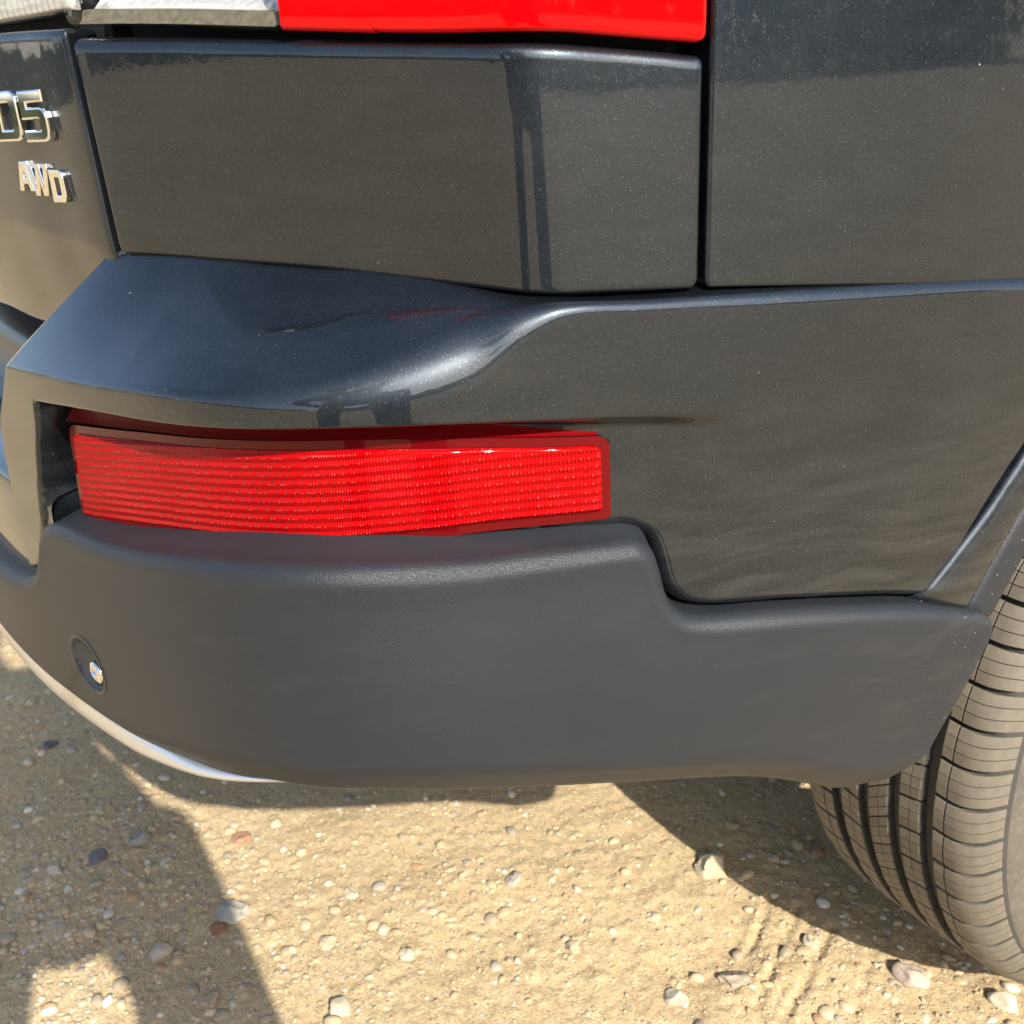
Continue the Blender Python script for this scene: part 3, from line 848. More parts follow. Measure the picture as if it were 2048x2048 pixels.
# ---- lower cladding
def resample(P, n):
    P = np.array(P, float)
    # catmull-rom then even arc length
    Q = np.vstack([2 * P[0] - P[1], P, 2 * P[-1] - P[-2]]); out = []
    for i in range(1, len(Q) - 2):
        t = np.linspace(0, 1, 24, endpoint=False)[:, None]; a, b, c, d = Q[i - 1:i + 3]
        out.append(.5 * (2 * b + (c - a) * t + (2 * a - 5 * b + 4 * c - d) * t * t + (3 * b - a - 3 * c + d) * t ** 3))
    D = np.vstack(out + [Q[-2][None]])
    L = np.concatenate([[0], np.cumsum(np.linalg.norm(np.diff(D, axis=0), axis=1))])
    t = np.linspace(0, L[-1], n) if np.isscalar(n) else n * L[-1]
    return np.stack([np.interp(t, L, D[:, k]) for k in (0, 1)], 1), L[-1]
NT = 620
left_n = 90
tt = np.concatenate([np.linspace(0, .48, left_n, endpoint=False), np.linspace(.48, 1, NT - left_n)])
TC, LT = resample(TOPC, tt)
tan = np.gradient(TC, axis=0); tan /= np.linalg.norm(tan, axis=1, keepdims=True)
for _ in range(3):
    tan[1:-1] = (tan[:-2] + tan[1:-1] * 2 + tan[2:]) / 4
tan /= np.linalg.norm(tan, axis=1, keepdims=True)
nin = np.stack([tan[:, 1], -tan[:, 0]], 1)          # into the panel (downwards on the top edge)
z_bot = table([(-1.03, .4820), (-.3, .4850), (-.045, .4896), (.06, .4990), (.163, .5226), (.246, .5386), (.306, .5409), (.364, .5335), (.417, .5221), (.49, .5066), (.57, .4886), (.605, .4767), (.64, .4599), (.66, .4511), (.70, .4459)])
# which foot of the lower edge each point of the top edge runs down to
arc = tt * LT
def arc_at(sv, zv):
    return arc[np.argmin((TC[:, 0] - sv) ** 2 + (TC[:, 1] - zv) ** 2)]
keys = [(0, -1.03), (arc_at(-.3, .6020), -.3), (arc_at(-.055, .6064), -.06), (arc_at(.024, .6750), .03), (arc_at(.219, .7048), .219), (arc_at(.44, .7000), .415), (arc_at(.500, .6888), .455),
        (arc_at(.516, .6459), .492), (arc_at(.596, .6301), .548), (arc_at(.735, .5982), .622), (arc_at(.7655, .5804), .642), (arc_at(.728, .4875), .668), (arc[-1], .680)]
bs = table(keys)(arc)
BOT = np.stack([bs, z_bot(bs)], 1)
ON = .008
def clad_off(s, z):
    h = z - z_bot(s)
    d = np.clip(.040 - h, 0, None)
    t = np.where(d < .012, d * d / .024, d - .006)
    bulge = .004 * np.sin(np.clip((z - .50) / .18, 0, 1) * math.pi)
    edge = .012 * sstep(.60, .70, s) * sstep(.60, .50, z)      # the foot near the wheel turns in
    return ON + bulge - .62 * t - 9.0 * np.clip(.014 - h, 0, None) ** 2 * 6 - edge * .2
rr = table([(0, .010), (arc_at(-.055, .6064), .010), (arc_at(.05, .6820), .010), (arc_at(.31, .7083), .013), (arc_at(.474, .6984), .012), (arc_at(.508, .6584), .010), (arc_at(.596, .6301), .012), (arc_at(.735, .5982), .010), (arc_at(.7655, .5804), .006), (arc[-1], .005)])(arc)
ledge = .020 + .036 * (sstep(arc_at(.003, .6468), arc_at(.03, .6765), arc) * (1 - sstep(arc_at(.490, .6967), arc_at(.503, .6827), arc)))
rows = []
top_in = TC + nin * rr[:, None]
oface = clad_off(top_in[:, 0], top_in[:, 1])
for q in np.linspace(1, 0, 8)[:-1]:
    rise = (.010 + .009 * sstep(.05, .20, TC[:, 0])) * np.clip((ledge - .02) / .03, 0, 1)
    rows.append((TC[:, 0] - nin[:, 0] * rise * q, TC[:, 1] - nin[:, 1] * rise * q, oface - rr - ledge * q))
for th in np.linspace(0, math.pi / 2, 11):
    d = rr * (1 - math.cos(th)); Q = TC + nin * d[:, None]
    rows.append((Q[:, 0], Q[:, 1], oface - rr + rr * math.sin(th)))
for q in np.linspace(0, 1, 64)[1:]:
    Q = top_in * (1 - q) + BOT * q
    w = (1 - q) ** 8
    rows.append((Q[:, 0], Q[:, 1], clad_off(Q[:, 0], Q[:, 1]) * (1 - w) + oface * w))
for (di, dz) in ((.010, -.0035), (.025, -.006), (.07, -.006)):
    rows.append((BOT[:, 0], BOT[:, 1] + dz, clad_off(BOT[:, 0], BOT[:, 1]) - di))
CS = np.stack([r[0] for r in rows], 1); CZ = np.stack([r[1] for r in rows], 1); CO = np.stack([r[2] for r in rows], 1)
PC = FP.at(CS, CO, CZ)
nu, nv = CS.shape
F = gfaces(nu, nv, flip=True)
SC = (.0585, 0.5767); SR = .0215
fs = CS.reshape(-1)[F].mean(1); fz = CZ.reshape(-1)[F].mean(1); frow = (F.min(1) % nv)
hole = (np.hypot(fs - SC[0], fz - SC[1]) < SR - .0012) & (frow > 18) & (frow < nv - 6)
clad = obj_np('lower_cladding', PC.reshape(-1, 3), F[~hole], CLAD, bumper)

# ---- screw recess in the cladding
th = np.linspace(0, 2 * math.pi, 65)[:-1]
prof = [(SR + .0022, .0002), (SR + .0016, .0007), (SR + .0004, .0008), (SR - .0004, .0002), (SR - .0012, -.0012), (SR * .88, -.0045), (SR * .62, -.0095), (SR * .40, -.0110), (.0005, -.0112)]
DUSTBLK = flat_mat('recess_plastic', (0.022, 0.024, 0.027), 0.4, noise_amt=0.25)
Pr = []
for k, (r0, d0) in enumerate(prof):
    cx = SC[0] + (.006 if k >= 6 else (.003 if k == 5 else 0)); cz = SC[1]
    sx = cx + r0 * np.cos(th); sz_ = cz + r0 * np.sin(th)
    base = clad_off(sx, sz_) if k < 5 else clad_off(SC[0] + 0 * th, SC[1] + 0 * th)
    Pr.append(FP.at(sx, base + d0, sz_))
grid_obj('screw_recess', np.stack(Pr, 1), DUSTBLK, bumper, wrap=True, flip=False)
prof = [(.0068, -.0190), (.0070, -.0160), (.0064, -.0145), (.0040, -.0138), (.0022, -.0140), (.0018, -.0165), (.0003, -.0168)]
base = float(clad_off(SC[0], SC[1]))
grid_obj('screw', np.stack([FP.at(SC[0] + .0075 + r0 * 1.25 * np.cos(th) * (1 + (.0 if r0 > .003 else .5 * np.cos(4 * th))), base + d0 + .0140, SC[1] - .004 + r0 * 1.25 * np.sin(th)) for r0, d0 in prof], 1), CHROME, bumper, wrap=True)

# ---- silver strip along the lower edge
ss = np.concatenate([np.linspace(-1.03, -.3, 40, endpoint=False), np.linspace(-.3, .262, 160)])
wst = table([(-1.03, .050), (-.2, .048), (-.05, .039), (.06, .026), (.14, .014), (.20, .006), (.262, .0003)])(ss)
rows = []
for a in np.linspace(-20, 200, 18):
    ca, sa = math.cos(math.radians(a)), math.sin(math.radians(a))
    zc = z_bot(ss) - .003 + wst * .5
    rows.append(FP.at(ss, clad_off(ss, z_bot(ss) + .006 + wst * .35) - .005 - .010 * sstep(.13, .255, ss) + .0095 * np.minimum(1, wst / .012) * max(sa, -.2), zc + wst * .5 * ca))
grid_obj('silver_strip', np.stack(rows, 1), SILVER, bumper, flip=True)

# ------------------------------------------------------------------ body panels above the bumper
def inset_up(z):
    z = np.asarray(z, float)
    return .020 * (z - .90) - (.10 * np.clip(z - 1.02, 0, .1) ** 2 * 10 + .30 * np.clip(z - 1.10, 0, None))

def panel(name, s0, s1, zb, zt, mat, parent, base=0.0, nu=120, nv=50, rT=.003, rB=.003, rL=.003, rR=.003, rc=.006, extra=None, deep=.02, foot=BD):
    """a panel on the plan curve with rolled edges and rounded corners"""
    def edge(r, n=6):
        if r <= 0:
            return []
        return [(r * (1 - math.cos(a)), -r * (1 - math.sin(a))) for a in np.linspace(0, math.pi / 2, n)]
    uL = [(-0.0, -rL - deep)] + edge(rL); uR = [(-0.0, -rR - deep)] + edge(rR)
    us, uo = [], []
    for d, o in uL: us.append(s0 + d); uo.append(o)
    mid = np.linspace(s0 + rL, s1 - rR, nu)[1:-1]
    us += list(mid); uo += [0] * len(mid)
    for d, o in uR[::-1]: us.append(s1 - d); uo.append(o)
    us = np.array(us); uo = np.array(uo)
    zbv = zb(us); ztv = zt(us)
    vz, vo = [], []
    for d, o in [(0.0, -rB - deep)] + edge(rB): vz.append(zbv + d); vo.append(o)
    for t in np.linspace(0, 1, nv)[1:-1]: vz.append(zbv + rB + (ztv - rT - zbv - rB) * t); vo.append(0)
    for d, o in ([(0.0, -rT - deep)] + edge(rT))[::-1]: vz.append(ztv - d); vo.append(o)
    Z = np.stack(vz, 1); O = np.minimum(uo[:, None], np.array(vo)[None]); 
    Sx = np.repeat(us[:, None], Z.shape[1], 1)
    if rc:
        d = np.minimum(Z - zbv[:, None], ztv[:, None] - Z)
        c = np.where(d < rc, rc - np.sqrt(np.clip(rc ** 2 - (rc - d) ** 2, 0, None)), 0)
        mid_s = (s0 + s1) / 2; half = (s1 - s0) / 2
        Sx = mid_s + (Sx - mid_s) * (1 - c / half)
    off_ = O + base + inset_up(Z)
    if extra is not None:
        off_ = off_ + extra(Sx, Z)
    return grid_obj(name, foot.at(Sx, off_, Z), mat, parent, flip=False)

p_bot = table([(-.01, .8665), (.004, .8665), (.081, .8625), (.158, .8585), (.23, .8525), (.292, .8475), (.31, .846), (.352, .8435), (.39, .842), (.45, .837), (.526, .8295), (.627, .8175), (.70, .81)])
p_top = table([(-.01, .995), (.004, .994), (.067, .990), (.143, .984), (.209, .979), (.271, .9745), (.312, .9715), (.354, .967), (.40, .961)])
quarter = empty('rear_quarter', car)
panel('corner_panel', .0030, .3910, p_bot, p_top, PAINT, quarter, nu=240, nv=60, rT=.0075, rB=.003, rL=.0025, rR=.004, rc=.006, extra=lambda s, z: .022 * (z - .93) * (1 - sstep(.22, .32, s)))

# fender side, lower edge follows bumper then wheel arch
arch_r = .524
def f_bot(s):
    s = np.asarray(s, float)
    y = np.interp(s, BD.S, BD.D[:, 1])
    za = .366 + np.sqrt(np.clip(arch_r ** 2 - y ** 2, 0, None))
    zl = np.where(s < .70, p_bot(s), .30)
    front = np.where(y > 0, .36, zl)
    inside = np.abs(y) < arch_r
    return np.where(inside, np.maximum(za, np.where(y < 0, zl, .36)), front)
panel('fender', .3945, 1.72, f_bot, lambda s: 1.10 + 0 * np.asarray(s), PAINT, quarter, nu=420, nv=90, rT=.004, rB=.0022, rL=.0035, rR=.003, rc=.004)
panel('rear_door', 1.727, 2.80, lambda s: .36 + 0 * np.asarray(s), lambda s: 1.10 + 0 * np.asarray(s), PAINT, car, nu=80, nv=50)
panel('sill', 1.56, 2.80, lambda s: .24 + 0 * np.asarray(s), lambda s: .352 + 0 * np.asarray(s), CLAD, car, nu=60, nv=16)
panel('quarter_glass', .50, 1.68, lambda s: 1.125 + 0 * np.asarray(s), lambda s: 1.58 + 0 * np.asarray(s), WINDOW, quarter, nu=60, nv=30)
panel('door_glass', 1.74, 2.80, lambda s: 1.125 + 0 * np.asarray(s), lambda s: 1.58 + 0 * np.asarray(s), WINDOW, car, nu=60, nv=30)

# inner shell seen through the gaps
panel('body_shell', -.02, 2.80, lambda s: np.maximum(f_bot(s) + .01, .60), lambda s: 1.10 + 0 * np.asarray(s), BLACK, car, base=-.050, nu=260, nv=30, rc=0)
panel('pillar_shell', -1.20, 2.80, lambda s: 1.10 + 0 * np.asarray(s), lambda s: 1.64 + 0 * np.asarray(s), PAINT, car, base=-.012, nu=260, nv=30, rc=0)

# roof
ns = 200
sr_ = np.linspace(-1.21, 2.80, ns)
edge_pts = BD.at(sr_, -.012 + inset_up(1.64), 1.64)
cen = np.array([0.0, .4, 1.74])
rows = [edge_pts * (1 - t) + np.stack([np.full(ns, 0.0), np.maximum(edge_pts[:, 1], -.75), np.full(ns, 1.74)], 1) * t + np.array([0, 0, .05]) * math.sin(math.pi * t) for t in np.linspace(0, 1, 14)]
grid_obj('roof', np.stack(rows, 1), PAINT, car, flip=True)

# ---- tailgate
zc = table([(-1.2, .892), (-.3, .892), (-.156, .887), (-.073, .879), (0, .871)])
def tg_fold(s, z):
    d = np.clip(zc(np.clip(s, -.61 * 2, 0)) - z, 0, None)
    return -np.where(d < .004, d * d / .008, d - .002) * .24 + .014 * (z - .93)
tailgate = empty('tailgate', car)
t_bot = table([(-1.22, .80), (-.26, .806), (-.192, .800), (-.12, .798), (0, .80)])
panel('tailgate_skin', -1.219, -.0030, t_bot, lambda s: table([(-1.22, 1.004), (-.1, 1.004), (0, 1.000)])(s), PAINT, tailgate, nu=360, nv=90, rT=.006, rB=.004, rL=.003, rR=.0028, rc=.004, extra=tg_fold)
panel('tailgate_upper_skin', -.90, -.32, lambda s: 1.008 + 0 * np.asarray(s), lambda s: 1.13 + 0 * np.asarray(s), PAINT, tailgate, nu=60, nv=16)
panel('tailgate_glass', -1.16, -.06, lambda s: 1.14 + 0 * np.asarray(s), lambda s: 1.58 + 0 * np.asarray(s), WINDOW, tailgate, nu=80, nv=30)
panel('tailgate_back', -1.215, -.004, lambda s: .80 + 0 * np.asarray(s), lambda s: 1.13 + 0 * np.asarray(s), BLACK, tailgate, base=-.034, nu=60, nv=12, rc=0)
panel('bumper_back', -1.215, -.004, lambda s: .45 + 0 * np.asarray(s), lambda s: .80 + 0 * np.asarray(s), BLACK, car, base=-.075, nu=60, nv=12, rc=0)

# badges: letters as bevelled strokes standing on the tailgate
def letter(outlines, s0, z0, w, h, depth, bevel, slant=0.0):
    cu = bpy.data.curves.new('letter', 'CURVE'); cu.dimensions = '2D'; cu.fill_mode = 'BOTH'
    cu.extrude = depth / 2; cu.bevel_depth = bevel; cu.bevel_resolution = 2; cu.offset = -bevel * .5
    for pts in outlines:
        sp = cu.splines.new('POLY'); sp.points.add(len(pts) - 1); sp.use_cyclic_u = True
        for p_, q in zip(sp.points, pts):
            p_.co = (q[0] * w, q[1] * h, 0, 1)
    tmp = bpy.data.objects.new('tmp', cu); COL.objects.link(tmp)
    dg = bpy.context.evaluated_depsgraph_get()
    me = bpy.data.meshes.new_from_object(tmp.evaluated_get(dg))
    bpy.data.objects.remove(tmp)
    co = np.zeros(len(me.vertices) * 3, dtype=np.float32); me.vertices.foreach_get('co', co); co = co.reshape(-1, 3)
    ssv = s0 + co[:, 0] + co[:, 1] * slant; zv = z0 + co[:, 1]
    offv = co[:, 2] + depth / 2 + bevel * .6 + inset_up(zv) + tg_fold(ssv, zv)
    s_m = s0 + w * .5; z_m = z0 + h * .5
    c0_ = BD.at(np.array([s_m - .002, s_m + .002]), float(inset_up(z_m) + tg_fold(np.array(s_m), np.array(z_m))), z_m)
    tv = c0_[1] - c0_[0]; tv /= np.linalg.norm(tv); nv_ = np.array([tv[1], -tv[0], 0.0])
    P_ = c0_.mean(0) + np.outer(ssv - s_m, tv) + np.outer(co[:, 2] + depth / 2 + bevel * .6, nv_)
    P_[:, 2] = zv
    me.vertices.foreach_set('co', P_.astype(np.float32).ravel()); me.update()
    me.materials.clear(); me.materials.append(CHROME)
    me.polygons.foreach_set('use_smooth', np.zeros(len(me.polygons), dtype=bool))
    return link(bpy.data.objects.new('badge_letter', me), tailgate)

def rrect(x0, y0, x1, y1, r, which='1111', n=6, sx=1.0):
    """rounded rectangle; r in units of y, sx scales r in x; corners bl br tr tl"""
    out = []
    for k, (cx, cy, a0) in enumerate(((x0, y0, 180), (x1, y0, 270), (x1, y1, 0), (x0, y1, 90))):
        if which[k] == '0':
            out.append((cx, cy)); continue
        ox = cx + (r * sx if cx == x0 else -r * sx); oy = cy + (r if cy == y0 else -r)
        for j in range(n + 1):
            a = math.radians(a0 + 90 * j / n); out.append((ox + r * sx * math.cos(a), oy + r * math.sin(a)))
    return out
D_OUT = [rrect(0, 0, 1, 1, .22, '0110', sx=.85), rrect(.27, .2, .74, .8, .08, '0110', sx=.85)]
FIVE = [[(0, 1), (.95, 1), (.95, .79), (.26, .79), (.26, .66), (.78, .66), (.90, .63), (.97, .56), (1, .46), (1, .19), (.97, .09), (.90, .03), (.78, 0), (.02, 0), (.02, .20), (.70, .20), (.735, .23), (.735, .43), (.70, .46), (0, .46)]]
A_OUT = [[(0, 0), (.24, 0), (.31, .24), (.69, .24), (.76, 0), (1, 0), (.70, 1), (.30, 1)], [(.37, .42), (.50, .82), (.63, .42)]]
W_OUT = [[(0, 1), (.16, 1), (.29, .30), (.42, 1), (.58, 1), (.71, .30), (.84, 1), (1, 1), (.80, 0), (.62, 0), (.50, .62), (.38, 0), (.20, 0)]]
letter(D_OUT, -.1115, .938, .036, .030, .0026, .0016)
letter(FIVE, -.0715, .937, .034, .030, .0026, .0016)
letter(A_OUT, -.1000, .9055, .0195, .0185, .0024, .0010)
letter(W_OUT, -.0835, .9025, .0255, .0195, .0024, .0010)
letter(D_OUT, -.0560, .8985, .0180, .0200, .0024, .0010)

# ------------------------------------------------------------------ lamps above
tail = empty('tail_lamp', car)
l_bot = table([(-.01, 1.000), (.004, .9995), (.072, .995), (.148, .988), (.244, .9795), (.312, .976), (.352, .972), (.40, .967)])
l_top = lambda s: 1.36 + 0 * np.asarray(s)
for sa_, sb_, ra_, rb_ in ((.158, .21495, .001, .0001), (.21505, .3905, .0001, .004)):
    panel('red_lens', sa_, sb_, l_bot, l_top, REDLENS, tail, base=.005, nu=90, nv=60, rT=.006, rB=.0035, rL=ra_, rR=rb_, rc=.005 if rb_ > .003 else 0, deep=.006)
panel('clear_lens', .0035, .1575, l_bot, l_top, CLEAR, tail, base=.005, nu=90, nv=60, rT=.006, rB=.006, rL=.005, rR=.001, rc=.008, deep=.012)
# chrome bowl with vertical flutes behind the clear lens
sb = np.linspace(.012, .152, 240)
flute = .0016 * np.abs(np.sin((sb - .012) / .0085 * math.pi))
rows = []
for zv, o0, fl in ((1.002, -.004, 0), (1.006, -.005, 0), (1.0085, -.007, 0), (1.010, -.012, .4), (1.016, -.019, 1), (1.05, -.021, 1), (1.34, -.09, 1)):
    rows.append(BD.at(sb, o0 + inset_up(zv) * .5 - flute * fl, zv + (l_bot(sb) - .9995)))
grid_obj('lamp_reflector', np.stack(rows, 1), BACKCHROME, tail, flip=True)
GRIME = flat_mat('grimy_lamp_rim', (0.11, 0.10, 0.07), 0.3, noise_amt=0.9, noise_scale=260)
rows = [BD.at(sb, o0, zv + (l_bot(sb) - .9995)) for zv, o0 in ((1.0012, .0030), (1.0035, .0002), (1.0085, -.0015), (1.0095, -.006), (1.0095, -.012))]
grid_obj('lamp_rim', np.stack(rows, 1), GRIME, tail, flip=True)
# vertical mould line of the lamp
panel('lamp_housing', .0035, .3905, lambda s: l_bot(s) + .006, l_top, BLACK, tail, base=-.03, nu=60, nv=12, rc=0, deep=.03)
# narrow clear lamp on the tailgate
glamp = empty('tailgate_lamp', car)
panel('clear_lens', -.30, -.0035, lambda s: table([(-.3, 1.0105), (0, 1.0065)])(s), l_top, CLEAR, glamp, base=.003, nu=60, nv=40, rT=.006, rB=.005, rL=.003, rR=.004, rc=.006, deep=.01)
panel('lamp_reflector', -.295, -.008, lambda s: table([(-.3, 1.0135), (0, 1.0105)])(s), l_top, BACKCHROME, glamp, base=-.010, nu=140, nv=20, rc=0, deep=.005, extra=lambda s, z: -.0016 * np.abs(np.sin(s / .008 * math.pi)))

# ------------------------------------------------------------------ wheel arch trim
trim = empty('wheel_arch_trim', car)
ph = np.radians(np.linspace(26.2, 176, 260))
rout = .526 + .020 * np.clip((np.radians(36) - ph) / np.radians(10), 0, 1) ** 1.5
def ring(profile):
    rows = []
    for r0, o0, rel in profile:
        r = (rout + r0) if rel else (np.full_like(ph, r0))
        y = -r * np.cos(ph); z = .366 + r * np.sin(ph)
        s = FP.s_of_y(np.minimum(y, -.12))
        o_ = o0 - .010 * np.clip((np.radians(27.6) - ph) / np.radians(1.4), 0, 1) ** 2
        base = FP.at(s, o_, z)
        flat = np.stack([np.full_like(y, .947 + o0), y, z], -1)
        w = sstep(-.35, -.15, y)[:, None]
        base[:, 1] = np.where(y > -.3, y, base[:, 1])
        rows.append(base * (1 - w) + flat * w)
    return np.stack(rows, 1)
grid_obj('painted_flare', ring([(.002, -.012, 1), (.002, -.002, 1), (.0012, .0008, 1), (-.001, .0020, 1), (-.004, .0033, 1), (-.007, .0040, 1), (-.010, .0044, 1), (-.014, .0047, 1), (.505, .0056, 0), (.5030, .0050, 0), (.5025, .003, 0), (.5025, -.02, 0)]), PAINT, trim, flip=False)
grid_obj('plastic_lip', ring([(.5015, -.02, 0), (.5015, .0030, 0), (.500, .0048, 0), (.494, .0058, 0), (.484, .0060, 0), (.477, .006, 0), (.472, -.002, 0), (.469, -.012, 0), (.468, -.06, 0)]), CLAD, trim, flip=False)

# liner
phl = np.radians(np.linspace(17, 178, 90))
rows = [np.stack([np.full_like(phl, x), -r * np.cos(phl), .366 + r * np.sin(phl)], 1) for x, r in ((.925, .478), (.90, .492), (.80, .495), (.66, .495), (.60, .48), (.60, .02))]
grid_obj('wheel_liner', np.stack(rows, 1), LINER, car, flip=False)
# panel closing the bumper towards the wheel well
box_obj('underbody', (-.62, -.78, .46), (.62, 1.9, .60), BLACK, car, bev=.03)
box_obj('bumper_beam', (-.50, -.90, .56), (.50, -.78, .70), BLACK, car, bev=.02)
box_obj('side_core', (-.60, -.5, .60), (.60, 1.85, 1.1), BLACK, car, bev=.05)

# ------------------------------------------------------------------ wheel
wheel = empty('wheel', car)
WX, WR = .812, .366
def crown(x):
    a = np.abs(x)
    return WR - .30 * a ** 2 - np.where(a > .080, (a - .080) ** 2 * 20, 0) - np.where(a > .098, (a - .098) ** 2 * 60, 0)
NA = 180
an = np.linspace(0, 2 * math.pi, NA + 1)[:-1]
half = [(.112, .334), (.1155, .322), (.1180, .300), (.1165, .2795), (.1175, .2775), (.1165, .2755), (.112, .260), (.104, .244), (.1035, .2405), (.096, .234), (.090, .230)]
xs = [-x for x, r in half[::-1]]; rs_ = [r for x, r in half[::-1]]
tx = np.linspace(-.108, .108, 30)
xs += list(tx); rs_ += [float(crown(t)) - .0085 + (.0055 if abs(t) > .1 else 0) for t in tx]
xs += [x for x, r in half]; rs_ += [r for x, r in half]
Pt = np.stack([np.stack([np.full(NA, WX + x), -r * np.cos(an), WR - .002 + r * np.sin(an)], 1) for x, r in zip(xs, rs_)], 1)
tyre = grid_obj('tyre', Pt, GROOVE, wheel, wrap=True, flip=True)
tyre.data.materials.append(RUBBER)
_nc = len(xs) - 1
_col = np.tile(np.arange(_nc), NA)
tyre.data.polygons.foreach_set('material_index', ((_col < 10) | (_col >= _nc - 10)).astype(np.int32))
# carcass coloured darker than block tops so grooves read dark; blocks stand on it
NP = 60
DTH = 2 * math.pi / NP
def block_mesh(name, x0, x1, kind):
    e = .0009
    xl = [x0, x0 + .0008] + list(np.linspace(x0 + .0025, x1 - .0025, 9 if kind == 'shoulder' else 4)) + [x1 - .0008, x1]
    xd = [.0085, .0012] + [0] * (9 if kind == 'shoulder' else 4) + [.0012, .0085]
    if kind == 'shoulder':       # thin circumferential cut
        sgn = 1 if x0 > 0 else -1
        xcut = sgn * .0700
        add = [(xcut - .0009, 0), (xcut - .0004, .0025), (xcut + .0004, .0025), (xcut + .0009, 0)]
        both = sorted(list(zip(xl, xd)) + add)
        xl = [b[0] for b in both]; xd = [b[1] for b in both]
        if sgn > 0:
            xd[-1] = .004; xd[-2] = .001
        else:
            xd[0] = .004; xd[1] = .001
    else:
        xm = (x0 + x1) / 2
        both = sorted(list(zip(xl, xd)) + [(xm - .0006, 0), (xm, .0014), (xm + .0006, 0)])
        xl = [b[0] for b in both]; xd = [b[1] for b in both]
    xl = np.array(xl); xd = np.array(xd)
    g = .0017 if kind == 'shoulder' else (.0011 if kind == 'rib' else .0004)   # half groove in metres along the tread
    L = DTH * WR
    yl = [g, g + .0008]; yd = [.0075 if kind != 'centre' else .002, .0010]
    for c in (1 / 3, 2 / 3):
        yc = g + (L - 2 * g) * c
        yl += [yc - .00045, yc - .00025, yc + .00025, yc + .00045]; yd += [0, .0014, .0014, 0]
    yl += [L - g - .0008, L - g]; yd += [.0010, yd[0]]
    yl = np.array(yl); yd = np.array(yd)
    slant = {'shoulder': .10, 'rib': .18, 'centre': .75}[kind]
    sg = np.sign(x0 + x1) if kind != 'centre' else 1
    X, Yl = np.meshgrid(xl, yl, indexing='ij')
    dep = np.maximum(np.repeat(xd[:, None], len(yl), 1), np.repeat(yd[None], len(xl), 0))
    if kind == 'shoulder':
        xc = .0735 * sg
        curve = -.004 * np.sin((np.abs(X) - .056) / .055 * math.pi)
        sip = np.isin(np.round(yd, 5), [.0014])[None] * np.ones_like(X)
        dep = np.where((sip > 0) & (np.abs(X) < .0615), np.repeat(xd[:, None], len(yl), 1), dep)
    else:
        curve = 0
    th_ = (Yl + slant * (X - (x0 + x1) / 2) * sg + curve) / WR
    r = crown(X) - dep
    block_mesh.top = (dep < .0012).astype(np.float32)
    return np.stack([X, -r * np.cos(th_), r * np.sin(th_)], -1)
ribs = [(-.110, -.0572, 'shoulder'), (-.0470, -.0222, 'rib'), (-.0128, .0128, 'centre'), (.0222, .0470, 'rib'), (.0575, .110, 'shoulder')]
for x0, x1, kind in ribs:
    Pb = block_mesh('tread_block', x0, x1, kind)
    nu_, nv_ = Pb.shape[:2]
    me = mesh_np('tread_block', Pb.reshape(-1, 3), gfaces(nu_, nv_, flip=False), TREAD, smooth=True)
    me.set_sharp_from_angle(angle=math.radians(20))
    at_ = me.attributes.new('block_top', 'FLOAT', 'POINT'); at_.data.foreach_set('value', block_mesh.top.ravel())
    ph0 = {'shoulder': 0.0, 'rib': .4, 'centre': .2}[kind] * DTH
    for k in range(NP):
        ob = bpy.data.objects.new('tread_block', me)
        ob.location = (WX, 0, WR - .002)
        ob.rotation_euler = (-(k * DTH + ph0), 0, 0)
        link(ob, wheel)
# rim
prof = [(.085, .232), (.100, .236), (.104, .232), (.102, .224), (.085, .216), (.06, .210), (.0, .205), (-.08, .215), (-.09, .23)]
grid_obj('rim', np.stack([np.stack([np.full(NA, WX + x), -r * np.cos(an), WR - .002 + r * np.sin(an)], 1) for x, r in prof], 1), ALLOY, wheel, wrap=True, flip=False)
sp_me = None
for k in range(7):
    a = 2 * math.pi * k / 7
    t = np.linspace(0, 1, 9)
    r = .055 + t * .160; w = .030 + .012 * np.abs(t - .5); x = .070 + .018 * t
    P_ = np.stack([np.stack([x + (0 if j in (1, 2) else -.03), j_s * w, r], 1) for j, j_s in enumerate((-1.15, -.8, .8, 1.15))], 1)
    if sp_me is None:
        sp_me = mesh_np('spoke', P_.reshape(-1, 3), gfaces(9, 4), ALLOY)
    o_ = bpy.data.objects.new('spoke', sp_me); o_.location = (WX, 0, WR - .002); o_.rotation_euler = (a, 0, 0); link(o_, wheel)
prof = [(.02, .06), (.085, .064), (.092, .058), (.094, .03), (.094, .001)]
grid_obj('hub', np.stack([np.stack([np.full(NA, WX + x), -r * np.cos(an), WR - .002 + r * np.sin(an)], 1) for x, r in prof], 1), ALLOY, wheel, wrap=True)
grid_obj('brake_disc', np.stack([np.stack([np.full(NA, WX + x), -r * np.cos(an), WR - .002 + r * np.sin(an)], 1) for x, r in ((-.02, .01), (.03, .06), (.03, .155), (.01, .157))], 1), LINER, wheel, wrap=True)

